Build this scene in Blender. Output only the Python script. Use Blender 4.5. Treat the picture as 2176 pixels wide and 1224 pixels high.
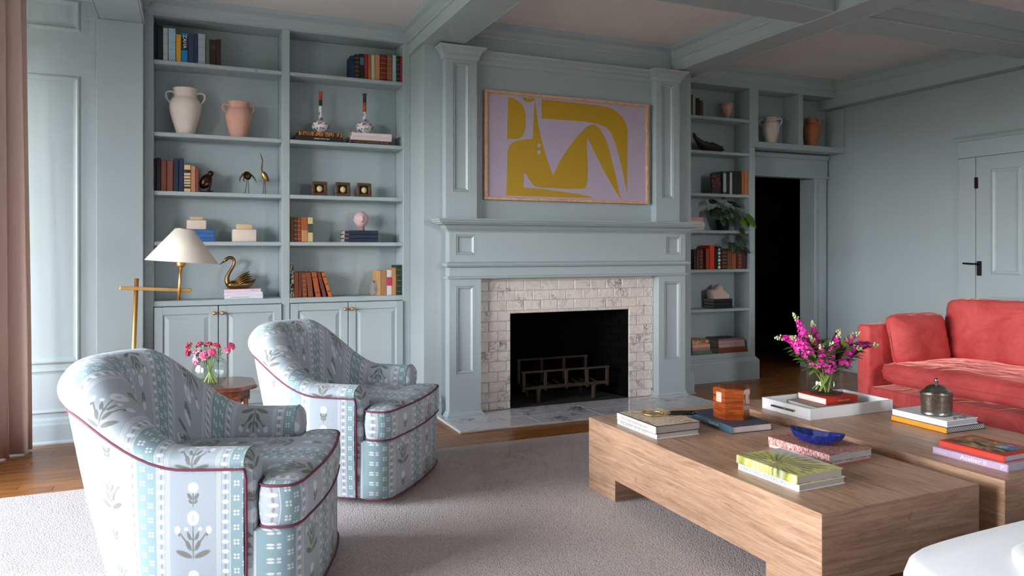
import bpy, bmesh, math, random
from mathutils import Vector, Matrix, noise as mnoise
random.seed(7)
scene = bpy.context.scene
for o in list(bpy.data.objects):
    bpy.data.objects.remove(o)
COL = scene.collection
PI = math.pi
R = math.radians

# ------------------------------------------------------------------ camera, sky, daylight, exposure
cam_d = bpy.data.cameras.new('camera')
cam_d.sensor_width = 36.0
cam_d.sensor_fit = 'HORIZONTAL'
cam_d.lens = 1574.0 * 36.0 / 2176.0
cam_d.shift_y = -(612.0 - 531.0) / 2176.0
cam_d.clip_start = 0.02
cam = bpy.data.objects.new('camera', cam_d)
COL.objects.link(cam)
cam.location = (0, 0, 1.30)
cam.rotation_euler = (R(90), 0, -R(23.62))
scene.camera = cam

SKY = 46.0
# hazy sky, palest at the horizon, over a dull garden
world = bpy.data.worlds.new('sky')
scene.world = world
world.use_nodes = True
wn = world.node_tree
_tc = wn.nodes.new('ShaderNodeTexCoord'); _sp = wn.nodes.new('ShaderNodeSeparateXYZ'); _rp = wn.nodes.new('ShaderNodeValToRGB')
wn.links.new(_tc.outputs['Generated'], _sp.inputs[0])
_mr = wn.nodes.new('ShaderNodeMapRange'); _mr.inputs[1].default_value = -1.0; _mr.inputs[2].default_value = 1.0
wn.links.new(_sp.outputs[2], _mr.inputs[0]); wn.links.new(_mr.outputs[0], _rp.inputs[0])
_e = _rp.color_ramp.elements
_e[0].position = 0.485; _e[0].color = (0.10, 0.105, 0.09, 1)
_e[1].position = 0.515; _e[1].color = (1.0, 1.0, 1.0, 1)
_k = _e.new(0.68); _k.color = (0.50, 0.55, 0.62, 1)
_k = _e.new(1.0); _k.color = (0.20, 0.28, 0.42, 1)
wn.links.new(_rp.outputs[0], wn.nodes['Background'].inputs[0])
wn.nodes['Background'].inputs[1].default_value = SKY

LEFT_X = -3.40                     # window wall of the bay at the left
def window_portal(name, loc, rot, sx, sy):
    """guides the sky's light through a window opening; emits nothing itself"""
    d = bpy.data.lights.new(name, 'AREA')
    d.shape = 'RECTANGLE'; d.size = sx; d.size_y = sy
    d.cycles.is_portal = True
    o = bpy.data.objects.new(name, d); COL.objects.link(o)
    o.location = loc; o.rotation_euler = rot
    return o
WINS_L = ((1.70, 1.70), (4.25, 2.40))      # (centre along y, width)
WZ0, WZ1 = 0.40, 2.70
for wy, ww in WINS_L:
    window_portal('window_portal', (LEFT_X - 0.16, wy, (WZ0 + WZ1) / 2), (0, R(-90), 0), WZ1 - WZ0, ww)
WINS_R = ((4.4, 0.7),)                                      # (centre along x, width); unseen window behind the camera, added for fill light
for wx, ww in WINS_R:
    window_portal('window_portal', (wx, -2.56, (WZ0 + WZ1) / 2), (R(90), 0, 0), ww, WZ1 - WZ0)

vs = scene.view_settings
vs.view_transform = 'Standard'
vs.look = 'None'
vs.exposure = 0.15
vs.gamma = 1.0
vs.use_curve_mapping = False
cy = scene.cycles
cy.use_denoising = True
cy.max_bounces = 6
cy.diffuse_bounces = 4
cy.use_adaptive_sampling = True
cy.adaptive_threshold = 0.1
cy.adaptive_min_samples = 14
cy.glossy_bounces = 3
cy.transmission_bounces = 6
cy.transparent_max_bounces = 8
cy.caustics_reflective = False
cy.caustics_refractive = False
cy.sample_clamp_indirect = 6.0

# ------------------------------------------------------------------ materials
def srgb(r, g, b):
    f = lambda c: (c / 255 / 12.92) if c / 255 <= 0.04045 else ((c / 255 + 0.055) / 1.055) ** 2.4
    return (f(r), f(g), f(b), 1.0)

class NT:
    """small wrapper to write node maths as expressions"""
    def __init__(s, name):
        s.m = bpy.data.materials.new(name); s.m.use_nodes = True
        s.t = s.m.node_tree; s.b = s.t.nodes['Principled BSDF']
    def node(s, typ, **kw):
        n = s.t.nodes.new(typ)
        for k, v in kw.items(): setattr(n, k, v)
        return n
    def link(s, a, b):
        s.t.links.new(a.s if isinstance(a, E_) else a, b)
    def math(s, op, a, b=None, c=None):
        n = s.node('ShaderNodeMath', operation=op)
        for i, v in enumerate((a, b, c)):
            if v is None: continue
            if isinstance(v, E_): s.t.links.new(v.s, n.inputs[i])
            else: n.inputs[i].default_value = v
        return E_(s, n.outputs[0])
    def mix(s, fac, a, b):
        n = s.node('ShaderNodeMix', data_type='RGBA')
        for sock, v in ((n.inputs['Factor'], fac), (n.inputs[6], a), (n.inputs[7], b)):
            if isinstance(v, E_): s.t.links.new(v.s, sock)
            elif isinstance(v, (int, float)): sock.default_value = v
            else: sock.default_value = v
        return E_(s, n.outputs[2])
    def coord(s, which='Object'):
        n = s.node('ShaderNodeTexCoord'); return n.outputs[which]
    def noise(s, vec, scale=5.0, detail=3.0, rough=0.55, dist=0.0, stretch=None, rnd=False):
        if stretch or rnd:
            mp = s.node('ShaderNodeMapping')
            s.t.links.new(vec, mp.inputs[0])
            if stretch: mp.inputs['Scale'].default_value = stretch
            if rnd:
                oi = s.node('ShaderNodeObjectInfo')
                mu = s.node('ShaderNodeVectorMath', operation='SCALE'); mu.inputs[0].default_value = (17.0, 9.0, 23.0)
                s.t.links.new(oi.outputs['Random'], mu.inputs['Scale'])
                s.t.links.new(mu.outputs[0], mp.inputs['Location'])
            vec = mp.outputs[0]
        n = s.node('ShaderNodeTexNoise')
        n.inputs['Scale'].default_value = scale; n.inputs['Detail'].default_value = detail
        n.inputs['Roughness'].default_value = rough; n.inputs['Distortion'].default_value = dist
        s.t.links.new(vec, n.inputs['Vector'])
        return E_(s, n.outputs['Fac'])
    def ramp(s, fac, stops):
        n = s.node('ShaderNodeValToRGB'); cr = n.color_ramp
        while len(cr.elements) < len(stops): cr.elements.new(0.5)
        for e, (p, c) in zip(cr.elements, stops): e.position = p; e.color = c
        s.link(fac, n.inputs[0]); return E_(s, n.outputs[0])
    def bump(s, h, strength=0.2, dist=0.005):
        n = s.node('ShaderNodeBump'); n.inputs['Strength'].default_value = strength; n.inputs['Distance'].default_value = dist
        s.link(h, n.inputs['Height']); s.t.links.new(n.outputs[0], s.b.inputs['Normal'])
    def set(s, **kw):
        for k, v in kw.items():
            k = {'color': 'Base Color', 'rough': 'Roughness', 'metal': 'Metallic', 'sheen': 'Sheen Weight', 'sheen_rough': 'Sheen Roughness',
                 'spec': 'Specular IOR Level', 'trans': 'Transmission Weight', 'ior': 'IOR', 'coat': 'Coat Weight', 'alpha': 'Alpha', 'sss': 'Subsurface Weight'}.get(k, k)
            if isinstance(v, E_): s.t.links.new(v.s, s.b.inputs[k])
            else: s.b.inputs[k].default_value = v
        return s
    def sep(s, vec):
        n = s.node('ShaderNodeSeparateXYZ'); s.t.links.new(vec, n.inputs[0])
        return E_(s, n.outputs[0]), E_(s, n.outputs[1]), E_(s, n.outputs[2])

class E_:
    def __init__(s, nt, sock): s.nt = nt; s.s = sock
    def __add__(s, o): return s.nt.math('ADD', s, o)
    __radd__ = __add__
    def __sub__(s, o): return s.nt.math('SUBTRACT', s, o)
    def __rsub__(s, o): return s.nt.math('SUBTRACT', o, s)
    def __mul__(s, o): return s.nt.math('MULTIPLY', s, o)
    __rmul__ = __mul__
    def __truediv__(s, o): return s.nt.math('DIVIDE', s, o)
    def abs(s): return s.nt.math('ABSOLUTE', s)
    def frac(s): return s.nt.math('FRACT', s)
    def floor(s): return s.nt.math('FLOOR', s)
    def lt(s, o): return s.nt.math('LESS_THAN', s, o)
    def gt(s, o): return s.nt.math('GREATER_THAN', s, o)
    def max(s, o): return s.nt.math('MAXIMUM', s, o)
    def min(s, o): return s.nt.math('MINIMUM', s, o)
    def sqrt(s): return s.nt.math('SQRT', s)
    def sin(s): return s.nt.math('SINE', s)
    def pw(s, o): return s.nt.math('POWER', s, o)

MATS = {}
def plain(name, rgb, rough=0.5, metal=0.0, var=0.10, nscale=12.0, bump=0.0, bscale=60.0, rnd=0.0, **kw):
    """a solid colour with faint procedural mottling"""
    if name in MATS: return MATS[name]
    n = NT(name); co = n.coord('Object')
    c = srgb(*rgb)
    f = n.noise(co, nscale, 3)
    lo = tuple(x * (1 - var) for x in c[:3]) + (1,); hi = tuple(min(1, x * (1 + var)) for x in c[:3]) + (1,)
    n.set(color=n.mix(f, lo, hi), rough=rough, metal=metal, **kw)
    if bump: n.bump(n.noise(co, bscale, 2), bump, 0.002)
    MATS[name] = n.m
    return n.m

PAINT = plain('blue_grey_paint', (169, 181, 184), 0.42, var=0.03, nscale=3.0, bump=0.05, bscale=220.0)
CEIL = plain('ceiling_white', (226, 224, 222), 0.8, var=0.02, nscale=2.0)
WHITE_P = plain('white_paint', (225, 226, 224), 0.5, var=0.02)
BRASS = plain('aged_brass', (222, 172, 104), 0.38, 1.0, var=0.12, nscale=30)
BRONZE = plain('antique_bronze', (92, 72, 50), 0.35, 1.0, var=0.35, nscale=25)
BLACK_M = plain('black_iron', (28, 28, 30), 0.5, 0.6)
SILVER = plain('tarnished_silver', (150, 146, 140), 0.28, 1.0, var=0.3, nscale=40)
PAGES = plain('page_edges', (188, 178, 170), 0.85, var=0.08, nscale=60)
PIPING = plain('plum_piping', (112, 48, 72), 0.7, var=0.1, nscale=80)

def wood(name, c0, c1, c2, rough=0.45, stretch=(1.5, 9, 9), scale=3.0, rnd=False, dist=1.2, knots=False, **kw):
    if name in MATS: return MATS[name]
    n = NT(name); co = n.coord('Object')
    g = n.noise(co, scale, 6, 0.6, dist, stretch, rnd)
    fine = n.noise(co, scale * 9, 3, 0.6, 0.3, stretch, rnd)
    f = g * 0.75 + fine * 0.25
    col = n.ramp(f, [(0.30, srgb(*c0)), (0.5, srgb(*c1)), (0.68, srgb(*c2))])
    if knots:
        k = n.noise(co, 5.0, 2, 0.5, 0.0, (3, 3, 3))
        col = n.mix(((k - 0.72) * 14).max(0.0).min(0.55), col, srgb(*c0))
    if rnd:
        oi = n.node('ShaderNodeObjectInfo')
        hs = n.node('ShaderNodeHueSaturation')
        n.link(E_(n, oi.outputs['Random']) * 0.35 + 0.82, hs.inputs['Value']); n.link(col, hs.inputs['Color'])
        col = E_(n, hs.outputs[0])
    n.set(color=col, rough=rough, **kw)
    n.bump(fine, 0.08, 0.002)
    MATS[name] = n.m
    return n.m
TABLE_WOOD = wood('light_oak_veneer', (134, 98, 74), (184, 146, 118), (208, 170, 142), 0.38, (20, 1.3, 20), 2.6, dist=1.0, knots=True)
TABLE_WOOD_END = wood('light_oak_veneer_end', (120, 88, 68), (166, 130, 106), (190, 154, 128), 0.38, (1.3, 20, 20), 2.6, dist=1.0, knots=True)
FLOOR_WOOD = wood('honey_oak_boards', (106, 61, 26), (146, 90, 42), (174, 115, 60), 0.30, (1.2, 14, 14), 4.0, rnd=True, dist=0.8)
MAHOG = wood('dark_mahogany', (60, 26, 14), (98, 46, 26), (128, 66, 40), 0.22, (8, 1.2, 8), 3.0, coat=0.4)
BOXWOOD = wood('glossy_rosewood', (70, 22, 8), (140, 62, 20), (176, 92, 36), 0.16, (1.2, 1.2, 11), 4.0, coat=0.6)

def marble(name, base, vein, scale=3.0, strength=0.75, rough=0.18, rnd=True):
    n = NT(name); co = n.coord('Object')
    d = n.noise(co, scale, 5, 0.6, 1.6, (1, 1, 1), rnd)
    v = (d - 0.5).abs()
    ve = (1.0 - v * 16.0).max(0.0) * strength
    cl = n.noise(co, scale * 0.7, 3, 0.5, 0.4, (1, 1, 1), rnd)
    patch = ((cl - 0.505) * 5.0).max(0.0).min(1.0)
    ve2 = (ve * (patch * 0.85 + 0.15) + patch * 0.10).min(1.0)
    c = n.mix(ve2, srgb(*base), srgb(*vein))
    oi = n.node('ShaderNodeObjectInfo'); rv = E_(n, oi.outputs['Random'])
    if rnd:
        c = n.mix(rv.pw(3.0) * 0.30, c, srgb(196, 192, 194))
        c = n.mix(((rv * 7.3).frac()).pw(4.0) * 0.35, c, srgb(232, 214, 200))
    n.set(color=c, rough=rough)
    return n.m
TILE = marble('marble_tile', (226, 218, 212), (96, 90, 94), 7.0, 1.25)
HEARTH = marble('marble_hearth', (208, 208, 214), (70, 74, 90), 3.6, 1.2, 0.10)
GROUT = plain('grout', (214, 204, 198), 0.9)
SOOT = plain('sooty_firebrick', (8, 8, 8), 0.9, var=0.5, nscale=9, bump=0.4, bscale=30, spec=0.05)
ASHFLOOR = plain('firebox_floor', (40, 37, 36), 0.9, var=0.4, nscale=14, bump=0.3)
RUST = plain('rusty_iron', (70, 52, 44), 0.8, 0.3, var=0.4, nscale=35, bump=0.5, bscale=90)

def rug_mat():
    n = NT('loop_pile_wool'); co = n.coord('Object')
    v = n.node('ShaderNodeTexVoronoi'); v.inputs['Scale'].default_value = 150.0
    n.t.links.new(co, v.inputs['Vector'])
    d = E_(n, v.outputs['Distance'])
    big = n.noise(co, 1.3, 3)
    c = n.mix(d * 1.1, srgb(216, 204, 200), srgb(166, 154, 152))
    c = n.mix(big * 0.18, c, srgb(186, 172, 173))
    n.set(color=c, rough=0.95, sheen=0.15)
    n.bump(1.0 - d, 0.55, 0.006)
    return n.m
RUG = rug_mat()

def velvet():
    n = NT('coral_velvet'); co = n.coord('Object')
    a = n.noise(co, 3.2, 4, 0.6, 1.2); b = n.noise(co, 9.0, 3, 0.6, 0.6)
    f = (a * 0.65 + b * 0.35 - 0.32) * 2.6
    c = n.mix(f.max(0.0).min(1.0), srgb(190, 58, 60), srgb(220, 96, 92))
    n.set(color=c, rough=0.75, sheen=1.0, sheen_rough=0.30)
    n.b.inputs['Sheen Tint'].default_value = srgb(255, 170, 160)
    w = n.noise(co, 3.0, 2, 0.5, 1.8, (1.0, 2.0, 1.4))
    n.bump(w, 0.6, 0.03)
    return n.m
VELVET = velvet()

def linen(name, rgb, scale=260.0):
    n = NT(name); co = n.coord('Object')
    f = n.noise(co, scale, 2, 0.5, 0.0)
    c = srgb(*rgb)
    n.set(color=n.mix(f, tuple(x * 0.9 for x in c[:3]) + (1,), c), rough=0.9, sheen=0.2)
    n.bump(f, 0.25, 0.002)
    return n.m
WHITE_LINEN = linen('white_boucle', (206, 206, 209))
CURTAIN = linen('blush_linen', (214, 184, 170))
SHADE = linen('cream_lampshade', (226, 216, 202))

def glass(name, tint=(1, 1, 1, 1), rough=0.0, ior=1.45):
    n = NT(name); n.set(color=tint, rough=rough, trans=1.0, ior=ior)
    return n.m
GLASS = glass('clear_glass', (0.97, 0.99, 0.98, 1))
WATER = glass('vase_water', (0.93, 0.97, 0.92, 1), ior=1.33)
PANE = glass('window_pane', (0.97, 0.99, 1, 1), ior=1.02)
BLUEGLASS = plain('cobalt_glass', (6, 30, 110), 0.06, var=0.7, nscale=60, coat=1.0, bump=0.5, bscale=70)

def fabric():
    """printed linen: sprig stripe, chain border, teal stripe; uses UVs in metres"""
    n = NT('sprig_stripe_linen')
    uv = n.coord('UV'); U, V, _ = n.sep(uv)
    P, Q = 0.32, 0.30
    def ell(x, y, cx, cy, rx, ry, ang=0.0, sharp=5.0):
        dx = x - cx; dy = y - cy
        if ang:
            ca, sa = math.cos(R(ang)), math.sin(R(ang))
            dx, dy = dx * ca + dy * sa, dy * ca - dx * sa
        dx = dx * (1 / rx); dy = dy * (1 / ry)
        d = (dx * dx + dy * dy).sqrt()
        return ((1.0 - d) * sharp + 0.5).max(0.0).min(1.0)
    def bar(x, c, hw, soft=0.0012):
        return ((hw - (x - c).abs()) * (1 / soft) + 0.5).max(0.0).min(1.0)
    def seg(x, y, ax, ay, bx, by, hw):
        L = math.hypot(bx - ax, by - ay); ang = math.degrees(math.atan2(by - ay, bx - ax))
        return ell(x, y, (ax + bx) / 2, (ay + by) / 2, L / 2, hw, ang, 2.0)
    col = (U * (1 / P)).floor()
    a = ((U * (1 / P)).frac() - 0.5) * P
    ax = a.abs()
    voff = V + col * (Q / 2)
    y = ((voff * (1 / Q)).frac() - 0.5) * Q
    y2 = ((voff * (1 / Q) + 0.5).frac() - 0.5) * Q
    # colours
    grey = srgb(166, 175, 184); teal = srgb(136, 161, 167); white = srgb(218, 220, 223)
    olive = srgb(102, 98, 80); dark = srgb(112, 106, 106); pale = srgb(182, 185, 192)
    weave = n.noise(uv, 420.0, 2, 0.6, 0.0, (0.35, 1.6, 1)); weave2 = n.noise(uv, 420.0, 2, 0.6, 0.0, (1.6, 0.35, 1))
    wv = weave * 0.5 + weave2 * 0.5
    c = n.mix(ax.gt(P / 2 - 0.035), grey, teal)
    # thin pin lines
    lines = bar(ax, 0.0800, 0.0010).max(bar(ax, 0.0850, 0.0010)).max(bar(ax, 0.0900, 0.0010)).max(bar(ax, P / 2 - 0.036, 0.0012))
    c = n.mix(lines * 0.75, c, white)
    # chain border
    ck = 0.034
    yc = ((V * (1 / ck)).frac() - 0.5) * ck
    yc2 = ((V * (1 / ck) + 0.5).frac() - 0.5) * ck
    cx = P / 2 - 0.052
    c = n.mix(bar(ax, cx, 0.013) * 0.35, c, pale)
    c = n.mix(ell(ax, yc, cx, 0, 0.0115, 0.0075) * 0.9, c, white)
    c = n.mix(ell(ax, yc2, cx, 0, 0.0032, 0.0105, 0, 2.5) * 0.6, c, dark)
    # teal stripe florets
    ft = 0.050
    e = P / 2 - ax.abs()                                    # distance from the middle of the teal stripe
    side = (a.gt(0.0) - 0.5) * 2.0
    yf = (((V + side * (ft / 4)) * (1 / ft)).frac() - 0.5) * ft
    fx = (e - 0.0145).abs(); fy = yf.abs()
    c = n.mix(ell(fx, fy, 0.0056, 0.0056, 0.0042, 0.0042) * 0.95, c, white)
    # big sprig (mirrored about its stem)
    axs, ys_ = ax, y
    ax = ax * (1 / 1.12); y = y * (1 / 1.12); y2 = y2 * (1 / 1.08)
    st = ell(ax, y, 0, -0.008, 0.0022, 0.056, 0, 2.5)
    st = st.max(seg(ax, y, 0.0, -0.040, 0.042, 0.022, 0.0026)).max(seg(ax, y, 0.0, -0.008, 0.020, 0.026, 0.0022))
    lv = ell(ax, y, 0.027, -0.047, 0.026, 0.0085, 24, 3.0)
    lv = lv.max(ell(ax, y, 0.014, -0.020, 0.0065, 0.017, -24, 3.0)).max(ell(ax, y, 0.012, 0.008, 0.005, 0.012, -18, 3.0))
    lv = lv.max(ell(ax, y, 0.043, 0.020, 0.004, 0.013, -12, 3.0))
    c = n.mix(st.max(lv) * 0.82, c, olive)
    bl = ell(ax, y, 0, 0.063, 0.0175, 0.0225).max(ell(ax, y, 0.047, 0.027, 0.0085, 0.0125)).max(ell(ax, y, 0.021, 0.030, 0.006, 0.006))
    c = n.mix(bl * 0.85, c, white)
    c = n.mix(ell(ax, y, 0, 0.062, 0.0045, 0.011) * 0.6, c, grey)
    # small sprig
    st = ell(ax, y2, 0, -0.012, 0.0022, 0.028, 0, 2.5).max(ell(ax, y2, 0.010, -0.006, 0.0055, 0.012, -30, 3.0)).max(ell(ax, y2, 0.008, -0.022, 0.004, 0.008, -40, 3.0))
    c = n.mix(st * 0.82, c, olive)
    c = n.mix(ell(ax, y2, 0, 0.022, 0.0155, 0.0165) * 0.85, c, white)
    c = n.mix((wv - 0.42).max(0.0) * 0.9, c, srgb(122, 134, 146))
    n.set(color=c, rough=0.9, sheen=0.12)
    n.bump(wv, 0.25, 0.0015)
    return n.m
FABRIC = fabric()

# ------------------------------------------------------------------ mesh helpers
class MB:
    def __init__(s): s.v = []; s.f = []; s.uv = None; s.sm = []
    def add(s, vs, fs, smooth=False):
        k = len(s.v); s.v += [tuple(p) for p in vs]
        for f in fs: s.f.append(tuple(i + k for i in f)); s.sm.append(smooth)
        return s
    def box(s, x0, x1, y0, y1, z0, z1, M=None):
        vs = [Vector(p) for p in ((x0, y0, z0), (x1, y0, z0), (x1, y1, z0), (x0, y1, z0), (x0, y0, z1), (x1, y0, z1), (x1, y1, z1), (x0, y1, z1))]
        if M: vs = [M @ p for p in vs]
        return s.add(vs, ((0, 3, 2, 1), (4, 5, 6, 7), (0, 1, 5, 4), (1, 2, 6, 5), (2, 3, 7, 6), (3, 0, 4, 7)))
    def cbox(s, x0, x1, y0, y1, z0, z1, c=0.004, M=None):
        """box with chamfered edges"""
        c = min(c, abs(x1 - x0) * .45, abs(y1 - y0) * .45, abs(z1 - z0) * .45)
        X = (x0, x1); Y = (y0, y1); Z = (z0, z1); vs = []; idx = {}
        for i in (0, 1):
            for j in (0, 1):
                for k in (0, 1):
                    sx, sy, sz = (1 - 2 * i), (1 - 2 * j), (1 - 2 * k)
                    for ax, off in ((0, (0, sy * c, sz * c)), (1, (sx * c, 0, sz * c)), (2, (sx * c, sy * c, 0))):
                        idx[i, j, k, ax] = len(vs); vs.append(Vector((X[i] + off[0], Y[j] + off[1], Z[k] + off[2])))
        fs = []
        for i in (0, 1): fs.append([idx[i, j, k, 0] for j, k in ((0, 0), (1, 0), (1, 1), (0, 1))][::1 if i else -1])
        for j in (0, 1): fs.append([idx[i, j, k, 1] for i, k in ((0, 0), (0, 1), (1, 1), (1, 0))][::1 if j else -1])
        for k in (0, 1): fs.append([idx[i, j, k, 2] for i, j in ((0, 0), (1, 0), (1, 1), (0, 1))][::1 if k else -1])
        for i in (0, 1):
            for j in (0, 1):
                q = [idx[i, j, 0, 0], idx[i, j, 0, 1], idx[i, j, 1, 1], idx[i, j, 1, 0]]; fs.append(q if i == j else q[::-1])
        for i in (0, 1):
            for k in (0, 1):
                q = [idx[i, 0, k, 0], idx[i, 1, k, 0], idx[i, 1, k, 2], idx[i, 0, k, 2]]; fs.append(q[::-1] if i == k else q)
        for j in (0, 1):
            for k in (0, 1):
                q = [idx[0, j, k, 1], idx[1, j, k, 1], idx[1, j, k, 2], idx[0, j, k, 2]]; fs.append(q if j == k else q[::-1])
        for i in (0, 1):
            for j in (0, 1):
                for k in (0, 1):
                    t = [idx[i, j, k, 0], idx[i, j, k, 1], idx[i, j, k, 2]]; fs.append(t if (i + j + k) % 2 else t[::-1])
        if M: vs = [M @ p for p in vs]
        return s.add(vs, fs)
    def lathe(s, prof, seg=24, c=(0, 0, 0), cap=True, sx=1.0, sy=1.0, M=None):
        vs = []; fs = []
        for r, z in prof:
            for k in range(seg):
                a = 2 * PI * k / seg; p = Vector((c[0] + r * sx * math.cos(a), c[1] + r * sy * math.sin(a), c[2] + z))
                vs.append(M @ p if M else p)
        for i in range(len(prof) - 1):
            for k in range(seg):
                k2 = (k + 1) % seg
                fs.append((i * seg + k, i * seg + k2, (i + 1) * seg + k2, (i + 1) * seg + k))
        if cap:
            fs.append(tuple(range(seg))[::-1]); fs.append(tuple((len(prof) - 1) * seg + k for k in range(seg)))
        return s.add(vs, fs, True)
    def tube(s, path, rad, seg=8, cap=True, flat=1.0):
        """tube along a path; rad a number or one per point"""
        path = [Vector(p) for p in path]; n = len(path)
        if not hasattr(rad, '__len__'): rad = [rad] * n
        vs = []; fs = []; up = Vector((0, 0, 1)); N = None
        for i, p in enumerate(path):
            t = (path[min(i + 1, n - 1)] - path[max(i - 1, 0)]).normalized()
            if N is None:
                N = t.cross(up)
                if N.length < 1e-3: N = t.cross(Vector((1, 0, 0)))
            N = (N - t * N.dot(t)).normalized(); B = t.cross(N)
            for k in range(seg):
                a = 2 * PI * k / seg
                vs.append(p + (N * math.cos(a) + B * math.sin(a) * flat) * rad[i])
        for i in range(n - 1):
            for k in range(seg):
                k2 = (k + 1) % seg
                fs.append((i * seg + k, i * seg + k2, (i + 1) * seg + k2, (i + 1) * seg + k))
        if cap: fs.append(tuple(range(seg))[::-1]); fs.append(tuple((n - 1) * seg + k for k in range(seg)))
        return s.add(vs, fs, True)
    def ball(s, c, rx, ry=None, rz=None, seg=10, rings=7, M=None):
        ry = ry or rx; rz = rz or rx; vs = []; fs = []
        c = Vector(c)
        for i in range(1, rings):
            th = PI * i / rings
            for k in range(seg):
                a = 2 * PI * k / seg; d = Vector((rx * math.sin(th) * math.cos(a), ry * math.sin(th) * math.sin(a), rz * math.cos(th)))
                vs.append(c + (M @ d if M else d))
        top = len(vs); d = Vector((0, 0, rz)); vs.append(c + (M @ d if M else d)); vs.append(c - (M @ d if M else d))
        for i in range(rings - 2):
            for k in range(seg):
                k2 = (k + 1) % seg; fs.append((i * seg + k, (i + 1) * seg + k, (i + 1) * seg + k2, i * seg + k2))
        for k in range(seg):
            k2 = (k + 1) % seg; fs.append((top, k, k2)); b = (rings - 2) * seg; fs.append((top + 1, b + k2, b + k))
        return s.add(vs, fs, True)
    def prism(s, pts, z0, z1, axis='z', M=None):
        """extrude a 2D polygon; axis y: pts are (x,z), z0..z1 are y;  axis x: pts are (y,z), z0..z1 are x"""
        n = len(pts)
        mk = {'z': lambda a, b, h: (a, b, h), 'y': lambda a, b, h: (a, h, b), 'x': lambda a, b, h: (h, a, b)}[axis]
        vs = [Vector(mk(a, b, z0)) for a, b in pts] + [Vector(mk(a, b, z1)) for a, b in pts]
        if M: vs = [M @ p for p in vs]
        fs = [tuple(range(n))[::-1], tuple(range(n, 2 * n))] + [(i, (i + 1) % n, n + (i + 1) % n, n + i) for i in range(n)]
        return s.add(vs, fs)
    def grid(s, fn, nu, nv, smooth=True, closed_u=False):
        """fn(i,j) -> point"""
        vs = [fn(i, j) for j in range(nv) for i in range(nu)]; fs = []
        for j in range(nv - 1):
            for i in range(nu if closed_u else nu - 1):
                i2 = (i + 1) % nu; fs.append((j * nu + i, j * nu + i2, (j + 1) * nu + i2, (j + 1) * nu + i))
        return s.add(vs, fs, smooth)
    def mould(s, prof, path, closed=False):
        """sweep a profile [(out,z)] along an xy path; out is to the right of the direction of travel; mitred"""
        n = len(path); m = len(prof); vs = []; fs = []
        for i in range(n):
            p = Vector(path[i][:2])
            d0 = (p - Vector(path[i - 1][:2])).normalized() if (i or closed) else None
            d1 = (Vector(path[(i + 1) % n][:2]) - p).normalized() if (i < n - 1 or closed) else None
            d0 = d0 or d1; d1 = d1 or d0
            n0 = Vector((d0.y, -d0.x)); n1 = Vector((d1.y, -d1.x)); nn = (n0 + n1)
            nn = nn / max(1e-6, (1 + n0.dot(n1)))
            for o, z in prof: vs.append((p.x + nn.x * o, p.y + nn.y * o, z))
        for i in range(n if closed else n - 1):
            i2 = (i + 1) % n
            for k in range(m):
                k2 = (k + 1) % m
                fs.append((i * m + k, i * m + k2, i2 * m + k2, i2 * m + k))
        if not closed: fs.append(tuple(range(m))); fs.append(tuple((n - 1) * m + k for k in range(m))[::-1])
        return s.add(vs, fs)
    def mesh(s, name):
        me = bpy.data.meshes.new(name)
        me.from_pydata(s.v, [], s.f)
        me.polygons.foreach_set('use_smooth', s.sm)
        if s.uv:
            l = me.uv_layers.new(name='UVMap')
            for lp in me.loops: l.data[lp.index].uv = s.uv[lp.vertex_index]
        me.validate(); me.update()
        bm = bmesh.new(); bm.from_mesh(me); bmesh.ops.recalc_face_normals(bm, faces=bm.faces); bm.to_mesh(me); bm.free()
        return me

def obj(name, mb, mat, parent=None, loc=None, rot=None):
    me = mb.mesh(name) if isinstance(mb, MB) else mb
    o = bpy.data.objects.new(name, me); COL.objects.link(o)
    if mat and not me.materials: me.materials.append(mat)
    if parent: o.parent = parent
    if loc: o.location = loc
    if rot: o.rotation_euler = rot
    return o
def tag(o, label=None, cat=None, group=None, kind=None):
    if label: o['label'] = label
    if cat: o['category'] = cat
    if group: o['group'] = group
    if kind: o['kind'] = kind
    return o
def thing(name, label, cat, loc=(0, 0, 0), rotz=0.0, group=None):
    o = bpy.data.objects.new(name, None); COL.objects.link(o)
    o.empty_display_size = 0.1
    o.location = loc; o.rotation_euler = (0, 0, rotz)
    return tag(o, label, cat, group)
def struct(name, mb, mat, parent=None, label=None):
    o = obj(name, mb, mat, parent)
    if not parent: o['kind'] = 'structure'
    if label: o['label'] = label
    return o
def subsurf(o, lv=1):
    m = o.modifiers.new('subsurf', 'SUBSURF'); m.levels = lv; m.render_levels = lv
    return o
def boxpart(name, parent, mat, *b, c=0.003):
    return obj(name, MB().cbox(*b, c=c), mat, parent)
def sstep(x): x = max(0.0, min(1.0, x)); return x * x * (3 - 2 * x)
def lerp(a, b, t): return a + (b - a) * t

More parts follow.
